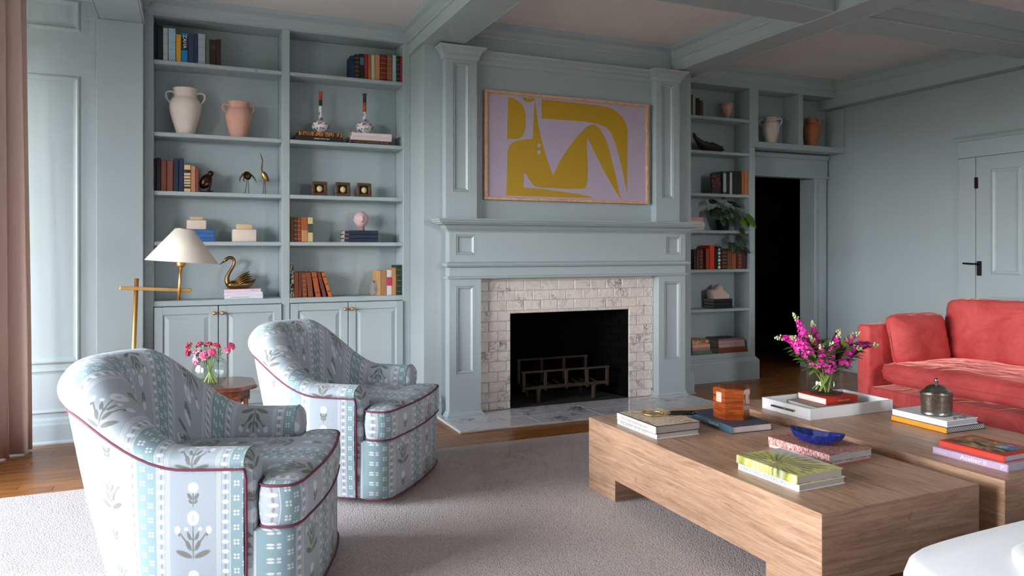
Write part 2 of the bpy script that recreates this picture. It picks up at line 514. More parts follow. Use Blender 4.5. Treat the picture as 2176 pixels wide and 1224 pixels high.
_txt = {}
def text_mesh(body, size):
    key = (body, round(size, 4))
    if key not in _txt:
        cu = bpy.data.curves.new('lettering', 'FONT'); cu.body = body; cu.size = size
        cu.align_x = 'CENTER'; cu.align_y = 'CENTER'; cu.resolution_u = 2
        ob = bpy.data.objects.new('lettering', cu); COL.objects.link(ob)
        dg = bpy.context.evaluated_depsgraph_get(); dg.update()
        me = bpy.data.meshes.new_from_object(ob.evaluated_get(dg))
        bpy.data.objects.remove(ob); _txt[key] = me
    return _txt[key]
def lettering(parent, body, size, mat, loc, rot, fit=None):
    src = text_mesh(body, size)
    o = bpy.data.objects.new('lettering', src.copy()); COL.objects.link(o)
    o.data.materials.clear(); o.data.materials.append(mat)
    o.parent = parent; o.location = loc; o.rotation_euler = rot
    if fit and len(o.data.vertices):
        w = max(v.co.x for v in o.data.vertices) - min(v.co.x for v in o.data.vertices)
        if w > 0: o.scale = (fit / w, 1, 1)
    return o
INK_W = plain('white_ink', (235, 233, 228), 0.6, var=0.02)
INK_D = plain('dark_ink', (70, 72, 76), 0.6, var=0.02)
INK_G = plain('sage_ink', (96, 128, 116), 0.6, var=0.02)
INK_GOLD = plain('gilt', (196, 150, 78), 0.4, 0.6, var=0.1)
INK_P = plain('faded_pink_ink', (160, 122, 114), 0.6, var=0.02)

# ================================================================== THE SETTING
def pane_mat():
    n = NT('window_pane_clear'); t = n.t
    tr = n.node('ShaderNodeBsdfTransparent'); gl = n.node('ShaderNodeBsdfGlossy'); gl.inputs['Roughness'].default_value = 0.02
    mx = n.node('ShaderNodeMixShader'); mx.inputs[0].default_value = 0.06
    t.links.new(tr.outputs[0], mx.inputs[1]); t.links.new(gl.outputs[0], mx.inputs[2])
    t.links.new(mx.outputs[0], t.nodes['Material Output'].inputs['Surface'])
    return n.m
PANE = pane_mat()
ZC, ZB = 3.10, 2.885
YB = 5.88            # face of the bookcases
YW = 6.13            # back wall
RX = 6.49            # right wall
FLOORBASE = plain('subfloor_oak', (140, 88, 44), 0.4, var=0.2, nscale=20)
fl = struct('floor', MB().box(LEFT_X, 8.6, -2.4, 7.4, -0.10, -0.014).box(LEFT_X, RX, -2.4, 4.25, -0.014, 0.0), FLOORBASE, label='honey oak strip floor around the rug')
# oak boards where the floor shows
brd = {}
rnd = random.Random(3)
y = 4.25; bw = 0.083; r_i = 0
while y < 7.3:
    x = LEFT_X - rnd.random() * 0.8 if y < 6.1 else 4.7 - rnd.random() * 0.6
    while x < (RX if y < 6.1 else 8.4):
        L = rnd.choice((0.85, 1.15, 1.45, 1.75))
        x0 = max(x, LEFT_X + 0.002 if y < 6.1 else 4.7); x1 = min(x + L, RX - 0.002 if y < 6.1 else 8.4)
        if x1 - x0 > 0.05:
            key = round(x1 - x0, 3)
            if key not in brd: brd[key] = MB().cbox(0, key - 0.0015, 0, bw - 0.0015, -0.014, 0.0, c=0.0012).mesh('floor_board')
            obj('floor_board', brd[key], FLOOR_WOOD, fl, (x0, y, 0))
        x += L
    y += bw
struct('ceiling', MB().box(LEFT_X, RX, -2.4, YW, ZC, ZC + 0.1), CEIL, label='off-white coffered ceiling')

# --- walls
DX0, DX1, DZ = 5.36, 6.27, 2.09       # doorway to the hall
w = MB().box(LEFT_X - 0.15, DX0, YW, 6.30, 0, ZC).box(DX1, RX + 0.1, YW, 6.30, 0, ZC).box(DX0, DX1, YW, 6.30, DZ, ZC)
struct('wall_back', w, PAINT, label='pale blue-grey painted back wall')
struct('wall_alcove', MB().box(LEFT_X, -0.287, 5.80, YW, 0, ZC), PAINT, label='pale blue panelled wall beside the curtain')
w = MB(); yy = -2.4
for wy, ww in WINS_L:
    w.box(LEFT_X - 0.15, LEFT_X, yy, wy - ww / 2, 0, ZC); yy = wy + ww / 2
    w.box(LEFT_X - 0.15, LEFT_X, wy - ww / 2, wy + ww / 2, 0, WZ0).box(LEFT_X - 0.15, LEFT_X, wy - ww / 2, wy + ww / 2, WZ1, ZC)
w.box(LEFT_X - 0.15, LEFT_X, yy, 6.3, 0, ZC)
struct('wall_left', w, PAINT, label='pale blue-grey window wall')
w = MB(); xx = LEFT_X - 0.15
for wx, ww in WINS_R:
    w.box(xx, wx - ww / 2, -2.55, -2.4, 0, ZC); xx = wx + ww / 2
    w.box(wx - ww / 2, wx + ww / 2, -2.55, -2.4, 0, WZ0).box(wx - ww / 2, wx + ww / 2, -2.55, -2.4, WZ1, ZC)
w.box(xx, RX + 0.1, -2.55, -2.4, 0, ZC)
struct('wall_rear', w, PAINT, label='pale blue-grey wall behind the viewer')
struct('wall_right', MB().box(RX, RX + 0.11, -2.55, 6.30, 0, ZC), PAINT, label='pale blue-grey wall with a panelled door')

def window(num, centre, width, axis):
    m = MB(); h = WZ1 - WZ0; hw = width / 2
    root = struct('window_%d' % num, MB().box(-hw, -hw + 0.06, -0.03, 0.03, 0, h).box(hw - 0.06, hw, -0.03, 0.03, 0, h).box(-hw, hw, -0.03, 0.03, 0, 0.06).box(-hw, hw, -0.03, 0.03, h - 0.06, h), WHITE_P, label='tall white multi-pane window')
    for k in (1, 2): obj('muntin', MB().box(-hw + width * k / 3 - 0.012, -hw + width * k / 3 + 0.012, -0.02, 0.02, 0.06, h - 0.06), WHITE_P, root)
    for k in (1, 2, 3): obj('muntin', MB().box(-hw + 0.06, hw - 0.06, -0.018, 0.018, h * k / 4 - 0.012, h * k / 4 + 0.012), WHITE_P, root)
    pm = MB().box(-width / 6 + 0.012, width / 6 - 0.012, -0.003, 0.003, -h / 8 + 0.012, h / 8 - 0.012).mesh('pane')
    for i in range(3):
        for j in range(4): obj('pane', pm, PANE, root, (-hw + width * (i + .5) / 3, 0, h * (j + .5) / 4))
    if axis == 'x': root.location = (LEFT_X - 0.09, centre, WZ0); root.rotation_euler = (0, 0, PI / 2)
    else: root.location = (centre, -2.49, WZ0)
for i, (wy, ww) in enumerate(WINS_L): window(i + 1, wy, ww, 'x')
for i, (wx, ww) in enumerate(WINS_R): window(i + 4, wx, ww, 'y')

# --- chimney breast with the firebox hole
BX0, BX1, BY = 1.665, 4.174, 5.50
FX0, FX1, FZ = 2.385, 3.509, 0.785
w = MB().box(BX0, FX0, BY, YW, 0, ZC).box(FX1, BX1, BY, YW, 0, ZC).box(FX0, FX1, BY, YW, FZ, ZC)
struct('wall_chimney', w, PAINT, label='pale blue chimney breast')

# --- coffered ceiling beams
CROWN = [(o * 1.35, h * 1.25) for o, h in ((0, -0.088), (0.006, -0.088), (0.010, -0.075), (0.022, -0.060), (0.030, -0.038), (0.052, -0.020), (0.058, -0.006), (0.062, 0.0), (0, 0.0))]
def crown(mb, path, z=ZC, k=1.0):
    return mb.mould([(o * k, z + h * k) for o, h in CROWN], path)
def beam_y(n, x0, x1, y0, y1, left=True, right=True):
    m = MB().cbox(x0, x1, y0, y1, ZB, ZC, c=0.006)
    for s in ((-1,) if not right else ((1,) if not left else (-1, 1))):
        xe = x0 if s < 0 else x1
        m.cbox(xe - (0.010 if s < 0 else 0), xe + (0 if s < 0 else 0.010), y0, y1, ZB - 0.001, ZB + 0.016, c=0.004)
    struct('trim_%d' % n, m, PAINT, label='pale blue ceiling beam')
beam_y(1, -0.557, -0.287, -2.4, 5.80)
beam_y(2, 1.650, 1.940, -2.4, YB + 0.02)
beam_y(3, 3.967, 4.232, -2.4, YB + 0.02)
CY0, CY1 = 3.67, 3.935
struct('trim_4', MB().cbox(LEFT_X, 6.34, CY0, CY1, ZB + 0.0025, ZC - 0.002, c=0.006).cbox(LEFT_X, 6.34, CY1, CY1 + 0.010, ZB - 0.0005, ZB + 0.016, c=0.004).cbox(LEFT_X, 6.34, CY0 - 0.010, CY0, ZB - 0.0005, ZB + 0.016, c=0.004), PAINT, label='pale blue cross beam of the coffered ceiling')
struct('trim_5', MB().cbox(6.34, RX, -2.4, YW, 2.83, ZC, c=0.005), PAINT, label='deep frieze board along the right wall')
# crowns inside each coffer
coffers = [(LEFT_X, -0.557, CY1, 5.80), (-0.287, 1.650, CY1, YB), (1.940, 3.967, CY1, BY), (4.232, 6.34, CY1, YB),
           (LEFT_X, -0.557, -2.4, CY0), (-0.287, 1.650, -2.4, CY0), (1.940, 3.967, -2.4, CY0), (4.232, 6.34, -2.4, CY0)]
for i, (x0, x1, y0, y1) in enumerate(coffers):
    m = MB().mould([(o, ZC + h) for o, h in CROWN], [(x0, y0), (x0, y1), (x1, y1), (x1, y0)], closed=True)
    struct('trim_%d' % (6 + i), m, PAINT, label='stepped crown moulding inside a ceiling coffer')

# --- left alcove: flat column, panel mouldings, baseboard
struct('trim_14', MB().cbox(-0.575, -0.287, 5.775, 5.81, 0, ZB, c=0.004), PAINT, label='flat pale blue pilaster beside the bookcase')
BEAD = [(0, 0), (0.010, 0.003), (0.016, 0.012), (0.010, 0.020), (0.004, 0.026), (-0.004, 0.026), (-0.004, 0.0)]
def panel_frame(mb, u0, u1, z0, z1, y, wd=0.028, dp=0.012):
    """raised picture-frame moulding on a wall facing -y, with a real mitred profile"""
    prof = [(0, 0), (0.25, 0.9), (0.45, 1.0), (0.7, 0.45), (1.0, 0.25), (1.0, 0.0)]
    rings = []
    for t, d in prof:
        o = t * wd; yy = y - d * dp
        rings.append([(u0 + o, yy, z0 + o), (u1 - o, yy, z0 + o), (u1 - o, yy, z1 - o), (u0 + o, yy, z1 - o)])
    vs = [p for r in rings for p in r]; fs = []
    for i in range(len(rings) - 1):
        for k in range(4): fs.append((i * 4 + k, i * 4 + (k + 1) % 4, (i + 1) * 4 + (k + 1) % 4, (i + 1) * 4 + k))
    mb.add(vs, fs); return mb
m = MB()
for z0, z1 in ((0.53, 2.48), (2.78, 3.0)): panel_frame(m, -1.30, -0.668, z0, z1, 5.80, 0.045, 0.016)
panel_frame(m, -1.30, -0.668, 0.20, 0.50, 5.80, 0.03, 0.012)
struct('trim_15', m, PAINT, label='rectangular panel moulding on the alcove wall')
BASEP = [(0, 0), (0.022, 0), (0.022, 0.125), (0.017, 0.140), (0.014, 0.158), (0.006, 0.170), (0, 0.172)]
SHOE = [(0, 0), (0.034, 0.0), (0.034, 0.010), (0.022, 0.020), (0, 0.020)]
def baseboard(name, path, label='pale blue moulded baseboard', k=1.0):
    m = MB().mould([(o, z * k) for o, z in BASEP], path).mould(SHOE, path)
    return struct(name, m, PAINT, label=label)
# travel direction keeps the room on the right-hand side
baseboard('baseboard_alcove', [(LEFT_X, 5.80), (-0.575, 5.80), (-0.575, 5.775), (-0.287, 5.775), (-0.287, YB)])
baseboard('baseboard_chimney', [(BX0, YB), (BX0, BY), (1.80, BY)])
baseboard('baseboard_breast', [(4.07, BY), (BX1, BY), (BX1, YB - 0.04)], k=1.25)
baseboard('baseboard_right', [(RX, YW), (RX, 4.60)])
baseboard('baseboard_left', [(LEFT_X, -2.4), (LEFT_X, 5.80)])

# --- door to the hall: casing, lintel, and the dark hall beyond
m = MB().cbox(DX1, DX1 + 0.185, 6.10, 6.135, 0, DZ, c=0.004).cbox(DX1 - 0.004, DX1 + 0.04, 6.085, 6.135, 0, DZ, c=0.004).cbox(DX0 - 0.10, DX0, 6.10, 6.135, 0, DZ, c=0.004)
m.cbox(DX0 - 0.10, DX1 + 0.195, 6.09, 6.135, DZ, 2.285, c=0.004).cbox(DX0 - 0.10, DX1 + 0.205, 6.075, 6.135, DZ - 0.012, DZ + 0.012, c=0.004)
m.mould([(0, 2.285), (0.050, 2.285), (0.058, 2.297), (0.064, 2.312), (0.080, 2.325), (0, 2.325)], [(DX0 - 0.10, 6.135), (DX1 + 0.20, 6.135)])
struct('trim_16', m, PAINT, label='painted casing around the dark hall doorway')
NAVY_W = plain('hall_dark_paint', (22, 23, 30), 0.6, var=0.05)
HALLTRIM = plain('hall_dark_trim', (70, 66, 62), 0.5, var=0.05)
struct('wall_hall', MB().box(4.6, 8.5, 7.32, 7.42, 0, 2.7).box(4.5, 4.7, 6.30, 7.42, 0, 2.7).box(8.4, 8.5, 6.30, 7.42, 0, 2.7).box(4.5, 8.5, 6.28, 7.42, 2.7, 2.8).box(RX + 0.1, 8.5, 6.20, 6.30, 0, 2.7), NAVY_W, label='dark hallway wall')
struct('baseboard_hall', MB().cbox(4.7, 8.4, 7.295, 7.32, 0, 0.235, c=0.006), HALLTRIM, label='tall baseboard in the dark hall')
t = thing('framed_print', 'dim framed botanical print on the dark hallway wall', 'picture', (6.745, 7.315, 0.99))
obj('frame', MB().cbox(-0.205, 0.205, -0.025, 0.0, 0, 0.02, c=.003).cbox(-0.205, 0.205, -0.025, 0.0, 0.98, 1.0, c=.003).cbox(-0.205, -0.185, -0.025, 0.0, 0.02, 0.98, c=.003).cbox(0.185, 0.205, -0.025, 0.0, 0.02, 0.98, c=.003), plain('hall_frame', (20, 18, 16), .5), t)
obj('sheet', MB().box(-0.185, 0.185, -0.008, -0.002, 0.02, 0.98), plain('grey_sheet', (44, 42, 41), .8, var=.5, nscale=7), t)
m = MB().tube([(-.02, -.010, .18), (.04, -.010, .32), (-.01, -.010, .46), (.05, -.010, .6)], .012, 6)
obj('branch', m, plain('dark_branch', (26, 23, 22), .8), t)

# --- panelled door in the right wall
d = struct('door_1', MB().box(RX - 0.018, RX, 3.57, 4.418, 0.01, 2.127), PAINT, label='blue-grey panelled door with black hardware')
def door_panel(y0, y1, z0, z1):
    m = MB(); M = Matrix(((0, 1, 0, 0), (-1, 0, 0, 0), (0, 0, 1, 0), (0, 0, 0, 1)))
    panel_frame(m, -y1, -y0, z0, z1, 0, 0.055, 0.010)
    m.v = [(RX - 0.018 + p[1], -p[0], p[2]) for p in m.v]
    return m
for z0, z1 in ((1.083, 2.013), (0.22, 0.893)):
    for y0, y1 in ((4.02, 4.285), (3.70, 3.965)): obj('door_panel', door_panel(y0, y1, z0, z1), PAINT, d)
for z in (1.90, 0.25): obj('hinge', MB().cbox(RX - 0.030, RX - 0.014, 4.398, 4.428, z - 0.05, z + 0.05, c=.003), BLACK_M, d)
obj('handle', MB().cbox(RX - 0.032, RX - 0.016, 4.365, 4.405, 1.07, 1.20, c=.004).tube([(RX - 0.03, 4.385, 1.175), (RX - 0.07, 4.385, 1.175), (RX - 0.075, 4.40, 1.175), (RX - 0.075, 4.50, 1.178)], .008, 8), BLACK_M, d)
m = MB().cbox(RX - 0.022, RX, 4.423, 4.583, 0, 2.130, c=.003).cbox(RX - 0.026, RX, 3.40, 4.590, 2.133, 2.285, c=.003).cbox(RX - 0.022, RX, 3.40, 3.565, 0, 2.130, c=.003)
m.mould([(0, 2.285), (0.035, 2.285), (0.040, 2.296), (0.048, 2.308), (0.066, 2.322), (0, 2.322)], [(RX, 4.605), (RX, 3.38)])
struct('trim_17', m, PAINT, label='casing around the panelled door')

# ================================================================== BUILT-IN BOOKCASES
def shelf_part(t, x0, x1, ztop, th=0.030):
    boxpart('shelf', t, PAINT, x0, x1, YB + 0.003 - t.location.y, YW - 0.022 - t.location.y, ztop - th, ztop, c=0.003)
LB = thing('built_in_bookcase', 'tall pale blue built-in bookcase with cupboard doors, left of the fireplace', 'bookcase', (0.69, YB, 0))
ox, oy = 0.69, YB
def lb(name, x0, x1, y0, y1, z0, z1, c=0.003): return boxpart(name, LB, PAINT, x0 - ox, x1 - ox, y0 - oy, y1 - oy, z0, z1, c=c)
lb('side_panel', -0.287, -0.226, YB, YW, 0.12, 2.98); lb('divider', 0.656, 0.714, YB, YW, 0.12, 2.98); lb('side_panel', 1.603, 1.665, YB, YW, 0.12, 2.98)
lb('top_rail', -0.287, 1.665, YB, YW, 2.98, ZC, 0.002)
lb('back_panel', -0.226, 0.656, YW - 0.022, YW - 0.002, 0.12, 2.98); lb('back_panel', 0.714, 1.603, YW - 0.022, YW - 0.002, 0.12, 2.98)
lb('plinth', -0.287, 1.665, YB - 0.008, YW, 0.0, 0.12)
for x0, x1 in ((-0.226, 0.656), (0.714, 1.603)):
    for z in (2.666, 2.147, 1.724, 1.361): shelf_part(LB, x0 - ox, x1 - ox, z)
    lb('deck', x0, x1, YB, YW - 0.022, 0.892, 0.932)
    lb('cupboard_floor', x0, x1, YB + 0.01, YW - 0.022, 0.12, 0.145)
def raised_panel(mb, u0, u1, z0, z1, y):
    """raised field with a bevelled border, facing -y"""
    a, b = 0.008, 0.036
    rings = [[(u0, y, z0), (u1, y, z0), (u1, y, z1), (u0, y, z1)]]
    for o, dy in ((0.006, 0.008), (0.012, 0.008), (0.040, -0.003), (0.044, -0.003)):
        rings.append([(u0 + o, y + dy, z0 + o), (u1 - o, y + dy, z0 + o), (u1 - o, y + dy, z1 - o), (u0 + o, y + dy, z1 - o)])
    vs = [p for r in rings for p in r]; fs = []
    for i in range(len(rings) - 1):
        for k in range(4): fs.append((i * 4 + k, i * 4 + (k + 1) % 4, (i + 1) * 4 + (k + 1) % 4, (i + 1) * 4 + k))
    n = (len(rings) - 1) * 4; fs.append((n, n + 1, n + 2, n + 3)); mb.add(vs, fs); return mb
for x0, x1, kx in ((-0.222, 0.202, 0.176), (0.208, 0.652, 0.231), (0.718, 1.153, 1.130), (1.159, 1.599, 1.185)):
    z0, z1 = 0.150, 0.888; w_ = x1 - x0; f = 0.056; yb = -0.002
    m = MB().cbox(-w_ / 2, -w_ / 2 + f, yb - .016, yb + .006, 0, z1 - z0, c=.002).cbox(w_ / 2 - f, w_ / 2, yb - .016, yb + .006, 0, z1 - z0, c=.002)
    m.cbox(-w_ / 2 + f, w_ / 2 - f, yb - .016, yb + .006, 0, f, c=.002).cbox(-w_ / 2 + f, w_ / 2 - f, yb - .016, yb + .006, z1 - z0 - f, z1 - z0, c=.002)
    dd = obj('door', m, PAINT, LB, ((x0 + x1) / 2 - ox, 0, z0))
    obj('door_panel', raised_panel(MB(), -w_ / 2 + f, w_ / 2 - f, f, z1 - z0 - f, yb - 0.010), PAINT, dd)
    k = MB().lathe([(0.006, 0), (0.006, 0.012), (0.011, 0.016), (0.0145, 0.023), (0.013, 0.030), (0.006, 0.034)], 14, M=Matrix.Rotation(R(90), 4, 'X'))
    obj('knob', k, BRASS, dd, (kx - (x0 + x1) / 2, yb - .016, 0.836 - z0))

RB = thing('built_in_bookcase', 'pale blue built-in bookcase with corner cubbies over the hall doorway', 'bookcase', (4.72, YB, 0))
def rb(name, x0, x1, y0, y1, z0, z1, c=0.003): return boxpart(name, RB, PAINT, x0 - 4.72, x1 - 4.72, y0 - YB, y1 - YB, z0, z1, c=c)
rb('side_panel', 4.176, 4.240, YB, YW, 0, 2.925); rb('side_panel', 5.187, 5.256, YB, YW, 0, 2.34); rb('side_panel', 5.187, 5.300, YB, YW, 2.34, 2.925)
rb('top_rail', 4.176, 6.338, YB, YW, 2.925, ZC, 0.002)
rb('back_panel', 4.240, 5.187, YW - 0.022, YW - 0.002, 0.24, 2.925)
for z in (2.612, 2.273, 1.855, 1.493, 1.108, 0.718): shelf_part(RB, 4.240 - 4.72, 5.187 - 4.72, z)
rb('deck', 4.240, 5.187, YB, YW - 0.022, 0.225, 0.275)
rb('plinth', 4.240, 5.187, YB, YW - 0.03, 0.0, 0.225)
m = MB().mould([(0, 0), (0.030, 0), (0.030, 0.185), (0.024, 0.200), (0.010, 0.212), (0.004, 0.225), (0, 0.226)], [(4.24 - 4.72, 0), (5.256 - 4.72, 0), (5.256 - 4.72, YW - YB)])
obj('base_moulding', m, PAINT, RB)
rb('cubby_floor', 5.300, 6.488, YB, YW - 0.004, 2.340, 2.400); rb('cubby_divider', 5.833, 5.898, YB, YW, 2.400, 2.925); rb('cubby_end', 6.452, 6.488, YB, YW - 0.004, 2.400, 2.825)
rb('back_panel', 5.300, 6.452, YW - 0.022, YW - 0.002, 2.40, 2.925)

# ================================================================== FIREPLACE
FP = thing('fireplace', 'pale blue mantelpiece with white marble subway tiles around the black firebox', 'fireplace', (2.937, BY, 0))
fx, fy = 2.937, BY
def fp(name, x0, x1, y0, y1, z0, z1, c=0.003, mat=PAINT, par=None): return boxpart(name, par or FP, mat, x0 - fx, x1 - fx, y0 - fy, y1 - fy, z0, z1, c=c)
PLX = ((1.837, 2.097), (3.758, 4.037))
PY = 5.40
def recess_panel(mb, u0, u1, z0, z1, y, deep=0.014):
    """sunk panel: quirk, ovolo, flat field; the field sits behind the face"""
    rings = []
    for o, dy in ((0, -0.002), (0.004, 0.004), (0.009, 0.0), (0.013, 0.001), (0.026, deep), (0.030, deep)):
        rings.append([(u0 + o, y + dy, z0 + o), (u1 - o, y + dy, z0 + o), (u1 - o, y + dy, z1 - o), (u0 + o, y + dy, z1 - o)])
    vs = [p for r in rings for p in r]; fs = []
    for i in range(len(rings) - 1):
        for k in range(4): fs.append((i * 4 + k, i * 4 + (k + 1) % 4, (i + 1) * 4 + (k + 1) % 4, (i + 1) * 4 + k))
    n = (len(rings) - 1) * 4; fs.append((n, n + 1, n + 2, n + 3)); mb.add(vs, fs); return mb
def framed(mb, x0, x1, y0, y1, z0, z1, holes):
    """a board with rectangular openings through its front 2 cm (holes sorted by x or z)"""
    yi = y0 + 0.02
    mb.box(x0, x1, yi, y1, z0, z1)
    hx0, hx1, hz0, hz1 = holes
    mb.box(x0, hx0, y0, yi, z0, z1).box(hx1, x1, y0, yi, z0, z1).box(hx0, hx1, y0, yi, z0, hz0).box(hx0, hx1, y0, yi, hz1, z1)
    return mb
for x0, x1 in PLX:
    h = (x0 + 0.058, x1 - 0.056, 0.342, 1.020)
    p = obj('pilaster', framed(MB(), x0 - fx, x1 - fx, PY - fy, -0.002, 0.02, 1.078, (h[0] - fx, h[1] - fx, h[2], h[3])), PAINT, FP)
    obj('sunk_panel', recess_panel(MB(), h[0] - fx, h[1] - fx, h[2], h[3], PY - fy), PAINT, p)
    m = MB().mould([(0, 0.016), (0.024, 0.016), (0.024, 0.024), (0.012, 0.034), (0.006, 0.05), (0, 0.052)], [(x0 - fx, -0.002), (x0 - fx, PY - fy), (x1 - fx, PY - fy), (x1 - fx, -0.002)])
    obj('plinth_moulding', m, PAINT, p)
# frieze with two square sunk panels
fz0, fz1 = 1.082, 1.50
SQ = ((1.893, 2.050), (3.836, 3.986))
m = MB().box(PLX[0][0] - fx, PLX[1][1] - fx, PY + 0.02 - fy, -0.002, fz0, fz1)
X_ = [PLX[0][0], SQ[0][0], SQ[0][1], SQ[1][0], SQ[1][1], PLX[1][1]]
for a, b in ((0, 1), (2, 3), (4, 5)): m.box(X_[a] - fx, X_[b] - fx, PY - fy, PY + 0.02 - fy, fz0, fz1)
for a, b in ((1, 2), (3, 4)): m.box(X_[a] - fx, X_[b] - fx, PY - fy, PY + 0.02 - fy, fz0, 1.262).box(X_[a] - fx, X_[b] - fx, PY - fy, PY + 0.02 - fy, 1.418, fz1)
fr = obj('frieze', m, PAINT, FP)
for x0, x1 in SQ: obj('sunk_panel', recess_panel(MB(), x0 - fx, x1 - fx, 1.262, 1.418, PY - fy), PAINT, fr)
wrap = [(PLX[0][0] - fx, -0.002), (PLX[0][0] - fx, PY - fy), (PLX[1][1] - fx, PY - fy), (PLX[1][1] - fx, -0.002)]
obj('bead_moulding', MB().mould([(0, 1.163), (0.010, 1.163), (0.026, 1.172), (0.032, 1.184), (0.026, 1.196), (0.012, 1.202), (0, 1.208)], wrap), PAINT, FP)
obj('bead_moulding', MB().mould([(0, 1.074), (0.012, 1.074), (0.018, 1.080), (0.016, 1.088), (0.006, 1.096), (0, 1.098)], wrap), PAINT, FP)
obj('crown_moulding', MB().mould([(0, 1.440), (0.008, 1.440), (0.014, 1.450), (0.030, 1.462), (0.050, 1.486), (0.084, 1.498), (0.090, 1.508), (0, 1.508)], wrap), PAINT, FP)
obj('mantel_shelf', MB().mould([(-0.10, 1.508), (0.106, 1.508), (0.112, 1.516), (0.110, 1.520), (0.118, 1.524), (0.122, 1.532), (0.116, 1.540), (-0.10, 1.540)], wrap).box(PLX[0][0] - fx, PLX[1][1] - fx, PY - fy, -0.002, 1.508, 1.540), PAINT, FP)
# marble subway tiles, clipped round the opening
TX0, TX1, TZ1 = 2.097, 3.758, 1.075
obj('tile_backing', MB().box(TX0 - fx, FX0 - fx, -0.006, -0.001, 0.018, TZ1).box(FX1 - fx, TX1 - fx, -0.006, -0.001, 0.018, TZ1).box(FX0 - fx, FX1 - fx, -0.006, -0.001, FZ, TZ1), GROUT, FP)
tw, th, g = 0.1545, 0.0808, 0.0028
zz = 1.050
row = 0
tcache = {}
def tile(x0, x1, z0, z1):
    if x1 - x0 < 0.012 or z1 - z0 < 0.012: return
    k = (round(x1 - x0, 3), round(z1 - z0, 3))
    if k not in tcache: tcache[k] = MB().cbox(-k[0] / 2, k[0] / 2, -0.009, 0, -k[1] / 2, k[1] / 2, c=0.0045).mesh('tile')
    obj('tile', tcache[k], TILE, FP, ((x0 + x1) / 2 - fx, -0.006, (z0 + z1) / 2))
while zz > 0.02:
    z1 = zz; z0 = max(0.018, zz - th)
    x = 2.120 - (tw / 2 if row % 2 == 0 else 0) - tw
    while x < TX1:
        a, b = max(x + g / 2, TX0 + 0.001), min(x + tw - g / 2, TX1 - 0.001)
        if b > a:
            if z0 >= FZ - 0.001: tile(a, b, z0 + g / 2, z1 - g / 2)
            else:
                if a < FX0: tile(a, min(b, FX0), z0 + g / 2, z1 - g / 2)
                if b > FX1: tile(max(a, FX1), b, z0 + g / 2, z1 - g / 2)
                if z1 > FZ + 0.012 and b > FX0 and a < FX1:
                    tile(max(a, FX0), min(b, FX1), FZ + g / 2, z1 - g / 2)
        x += tw
    zz -= th; row += 1
# firebox interior
b0, b1, yb = 2.52 - fx, 3.374 - fx, 6.02 - fy
m = MB().add([(FX0 - fx, 0, .012), (b0, yb, .012), (b0, yb, FZ + .1), (FX0 - fx, 0, FZ), (FX1 - fx, 0, .012), (b1, yb, .012), (b1, yb, FZ + .1), (FX1 - fx, 0, FZ)],
             [(0, 1, 2, 3), (4, 7, 6, 5), (1, 5, 6, 2), (3, 2, 6, 7)])
obj('firebox', m, SOOT, FP)
obj('firebox_floor', MB().add([(FX0 - fx, -0.0, .019), (FX1 - fx, 0, .019), (b1, yb, .019), (b0, yb, .019)], [(0, 1, 2, 3)]), ASHFLOOR, FP)
fbm = MB().cbox(0, 0.20, -0.012, 0, 0, 0.058, c=.004).mesh('firebrick')   # courses that catch the light on the right cheek
dirv = Vector((b1 - (FX1 - fx), yb, 0)); ang = math.atan2(dirv.y, dirv.x); ln = dirv.length
for j in range(10):
    off = 0.10 if j % 2 else 0.0
    for i in range(3):
        u = i * 0.208 - off
        if u < -0.02 or u + 0.2 > ln: continue
        o = obj('firebrick', fbm, SOOT, FP, (FX1 - fx + dirv.x / ln * u - 0.001, dirv.y / ln * u, 0.03 + j * 0.066)); o.rotation_euler = (0, 0, ang)
        o.scale = (1, -1, 1)
# marble hearth laid in slabs
HX0, HX1, HY0 = 1.765, 4.085, 4.945
xs = [HX0, 2.40, 2.95, 3.50, HX1]; ys = [HY0, 5.22, BY - 0.001]
for i in range(4):
    for j in range(2):
        o = fp('hearth_slab', xs[i] + .0012, xs[i + 1] - .0012, ys[j] + .0012, ys[j + 1] - .0012, 0.001, 0.016, 0.002, HEARTH)
boxpart('hearth_bed', FP, GROUT, HX0 - fx - 0.004, HX1 - fx + 0.004, HY0 - fy - 0.004, -0.001, 0.0005, 0.013, c=.001)

# overmantel: two panelled pilasters, entablature
OPX = ((1.815, 2.070), (3.745, 3.990)); OY = 5.42
for k, (x0, x1) in enumerate(OPX):
    h = (x0 + 0.060, x1 - 0.062, 1.753, 2.752)
    m = framed(MB(), x0, x1, OY, BY, 1.540, 2.80, h)
    p = struct('trim_%d' % (18 + k), m, PAINT, label='panelled overmantel pilaster beside the yellow artwork')
    obj('sunk_panel', recess_panel(MB(), h[0], h[1], h[2], h[3], OY), PAINT, p)
CAP = [(0, 2.775), (0.008, 2.775), (0.014, 2.790), (0.018, 2.800), (0.018, 2.812), (0.030, 2.824), (0.034, 2.836), (0.046, 2.846), (0.060, 2.858), (0.064, 2.872), (0, 2.872)]
pth = [(OPX[0][0], BY), (OPX[0][0], OY), (OPX[0][1], OY), (OPX[0][1], BY), (OPX[1][0], BY), (OPX[1][0], OY), (OPX[1][1], OY), (OPX[1][1], BY)]
struct('trim_20', MB().mould(CAP, pth).box(OPX[0][0], OPX[0][1], OY, BY, 2.80, 2.872).box(OPX[1][0], OPX[1][1], OY, BY, 2.80, 2.872), PAINT, label='stepped capital moulding running across the overmantel')

